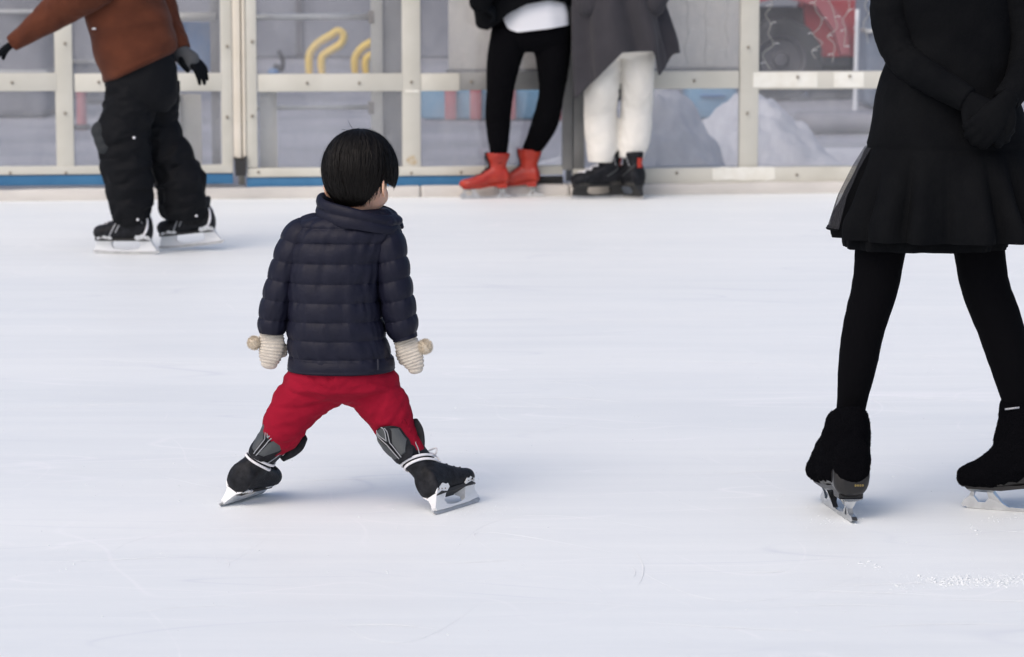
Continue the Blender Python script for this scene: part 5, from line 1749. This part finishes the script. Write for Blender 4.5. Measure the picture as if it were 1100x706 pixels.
xs_ = (612, 620, 640, 667, 701, 706.5, 712, 721, 724)
def coat_hem(p):
    zr = P(665, 0, GY - .2).z; zb = P(665, 80, GY - .2).z
    near = np.interp(p.x, [P(x_, 50, GY).x for x_ in xs_], [105, 103, 82, 55, 54, 80, 74, 61, 58])
    far = np.interp(p.x, [P(x_, 50, GY).x for x_ in xs_], [95, 84, 50, 38, 38, 40, 44, 52, 56])
    f_ = min(1, max(0, (p.y - GY + .06) / .12))
    zlo = P(665, near * (1 - f_) + far * f_, GY - .2).z
    if p.z < zr:
        p.z = zr + (zlo - zr) * (zr - p.z) / (zr - zb)
    return p
bm = bmesh.new()
sect(bm, [(-94, 650, 684, .08), (-84, 636, 698, .14), (-60, 626, 706, .18), (-20, 618, 708, .2), (0, 616, 709, .205), (30, 615, 715, .21), (60, 615.5, 721, .215), (80, 617, 723, .215)], GY, n=140, step=.008,
     disp=lambda th, s_, p: max(0, min(1, s_ / .5)) * (.022 * math.sin(th * 7 + 1 + .8 * p.z) + .012 * math.sin(th * 12 + 2.4 * p.z)) + .008 * noise.noise(Vector((math.cos(th) * 2, math.sin(th) * 2, s_ * 3))), post=coat_hem, cap=(True, False))
ct = finish('coat', bm, M['coat'], person)
md = ct.modifiers.new('thick', 'SOLIDIFY'); md.thickness = .006
for rows in ([(652, -72, 17, GY), (634, -64, 19, GY), (627, -22, 18, GY - .05), (634, 4, 15, GY - .11)], [(683, -72, 17, GY), (701, -64, 19, GY), (707, -22, 18, GY - .05), (700, 4, 15, GY - .11)]):
    bm = bmesh.new()
    limb(bm, rows, 1.0, folds(.006, 16, 4), n=32, step=.01, rounded=True)
    finish('sleeve', bm, M['coat'], ct)

# ------------------------------------------------------------------ loose snow on the ice
ground_org()
rnd = random.Random(11)
bm = bmesh.new()
def crumb(c_, r):
    n0 = len(bm.verts)
    res = bmesh.ops.create_icosphere(bm, subdivisions=1, radius=r, matrix=Matrix.Translation(c_))
    for v in res['verts']:
        d = v.co - c_
        v.co = c_ + Vector((d.x * rnd.uniform(.7, 1.5), d.y * rnd.uniform(.7, 1.5), d.z * rnd.uniform(.3, .8)))
def scatter(px0, px1, py0, py1, n, r0, r1, power=1.6):
    for i in range(n):
        a, b_ = rnd.uniform(px0, px1), rnd.gauss((py0 + py1) / 2, (py1 - py0) / 4)
        if b_ < 222: continue
        p = G(a, b_)
        r = r0 + (r1 - r0) * rnd.random() ** 3
        crumb(p + Vector((0, 0, r * .2)), r)
for i in range(900):
    p = G(1050 + rnd.gauss(0, 42), 624 + rnd.gauss(0, 4)); crumb(p, .0004 + .0012 * rnd.random())
for cx, cy, n in ((1017, 626, 70), (1030, 622, 90), (1045, 626, 50), (1062, 625, 60), (1078, 625, 60), (1094, 622, 50), (996, 621, 30), (970, 632, 14), (928, 605, 12), (945, 608, 12), (1043, 569, 10)):
    for i in range(n):
        p = G(cx + rnd.gauss(0, 7), cy + rnd.gauss(0, 2.6)); r = .0008 + .0036 * rnd.random() ** 3
        crumb(p + Vector((0, 0, r * .2)), r)
scatter(-20, 1120, 225, 700, 650, .0008, .0028)
for cx, cy in ((262, 541), (495, 549), (900, 560), (1090, 556)):
    for i in range(50):
        p = G(cx + rnd.gauss(0, 22), cy + rnd.gauss(0, 3)); crumb(p, rnd.uniform(.0008, .0022))
sc_ = finish('snow_crumbs', bm, M['crumb'], smooth=False)
sc_['kind'] = 'stuff'
sc_['label'] = 'loose snow crumbs and shavings scattered on the ice'
# scratches and pale skate tracks: shallow ridges of scraped ice
bm = bmesh.new()
def track(px0, py0, px1, py1, bend, w_):
    a, b_ = G(px0, py0), G(px1, py1)
    n_ = Vector((-(b_ - a).y, (b_ - a).x, 0)).normalized()
    pv = None
    for i in range(25):
        t = i / 24
        c_ = a.lerp(b_, t) + n_ * bend * math.sin(math.pi * t) + Vector((0, 0, .001))
        ww = w_ * math.sin(math.pi * min(max(t, .03), .97)) * rnd.uniform(.6, 1.2)
        cur = [bm.verts.new(c_ - n_ * ww), bm.verts.new(c_ + Vector((0, 0, ww * .5))), bm.verts.new(c_ + n_ * ww)]
        if pv:
            bm.faces.new((pv[0], pv[1], cur[1], cur[0])); bm.faces.new((pv[1], pv[2], cur[2], cur[1]))
        pv = cur
for i in range(46):
    x = rnd.uniform(-100, 1100); y = 222 + 480 * rnd.random() ** 1.3
    a0 = rnd.uniform(-.35, .35); l = rnd.uniform(60, 330)
    track(x, y, x + l, min(702, max(222, y + a0 * l * .5)), rnd.uniform(-.5, .5), rnd.uniform(.0004, .0009))
for i in range(40):
    x = rnd.uniform(-50, 1100); y = rnd.uniform(228, 690)
    l = rnd.uniform(40, 260)
    track(x, y, x + l, y + rnd.uniform(-.05, .05) * l, rnd.uniform(-.05, .05), rnd.uniform(.0006, .0016))
track(679, 590, 684, 632, .02, .0012); track(238, 598, 244, 612, .01, .001); track(676, 608, 679, 622, .01, .001)
tk = finish('skate_tracks', bm, M['snow'], smooth=False)
tk['kind'] = 'stuff'
tk['label'] = 'thin pale skate tracks scraped across the ice'
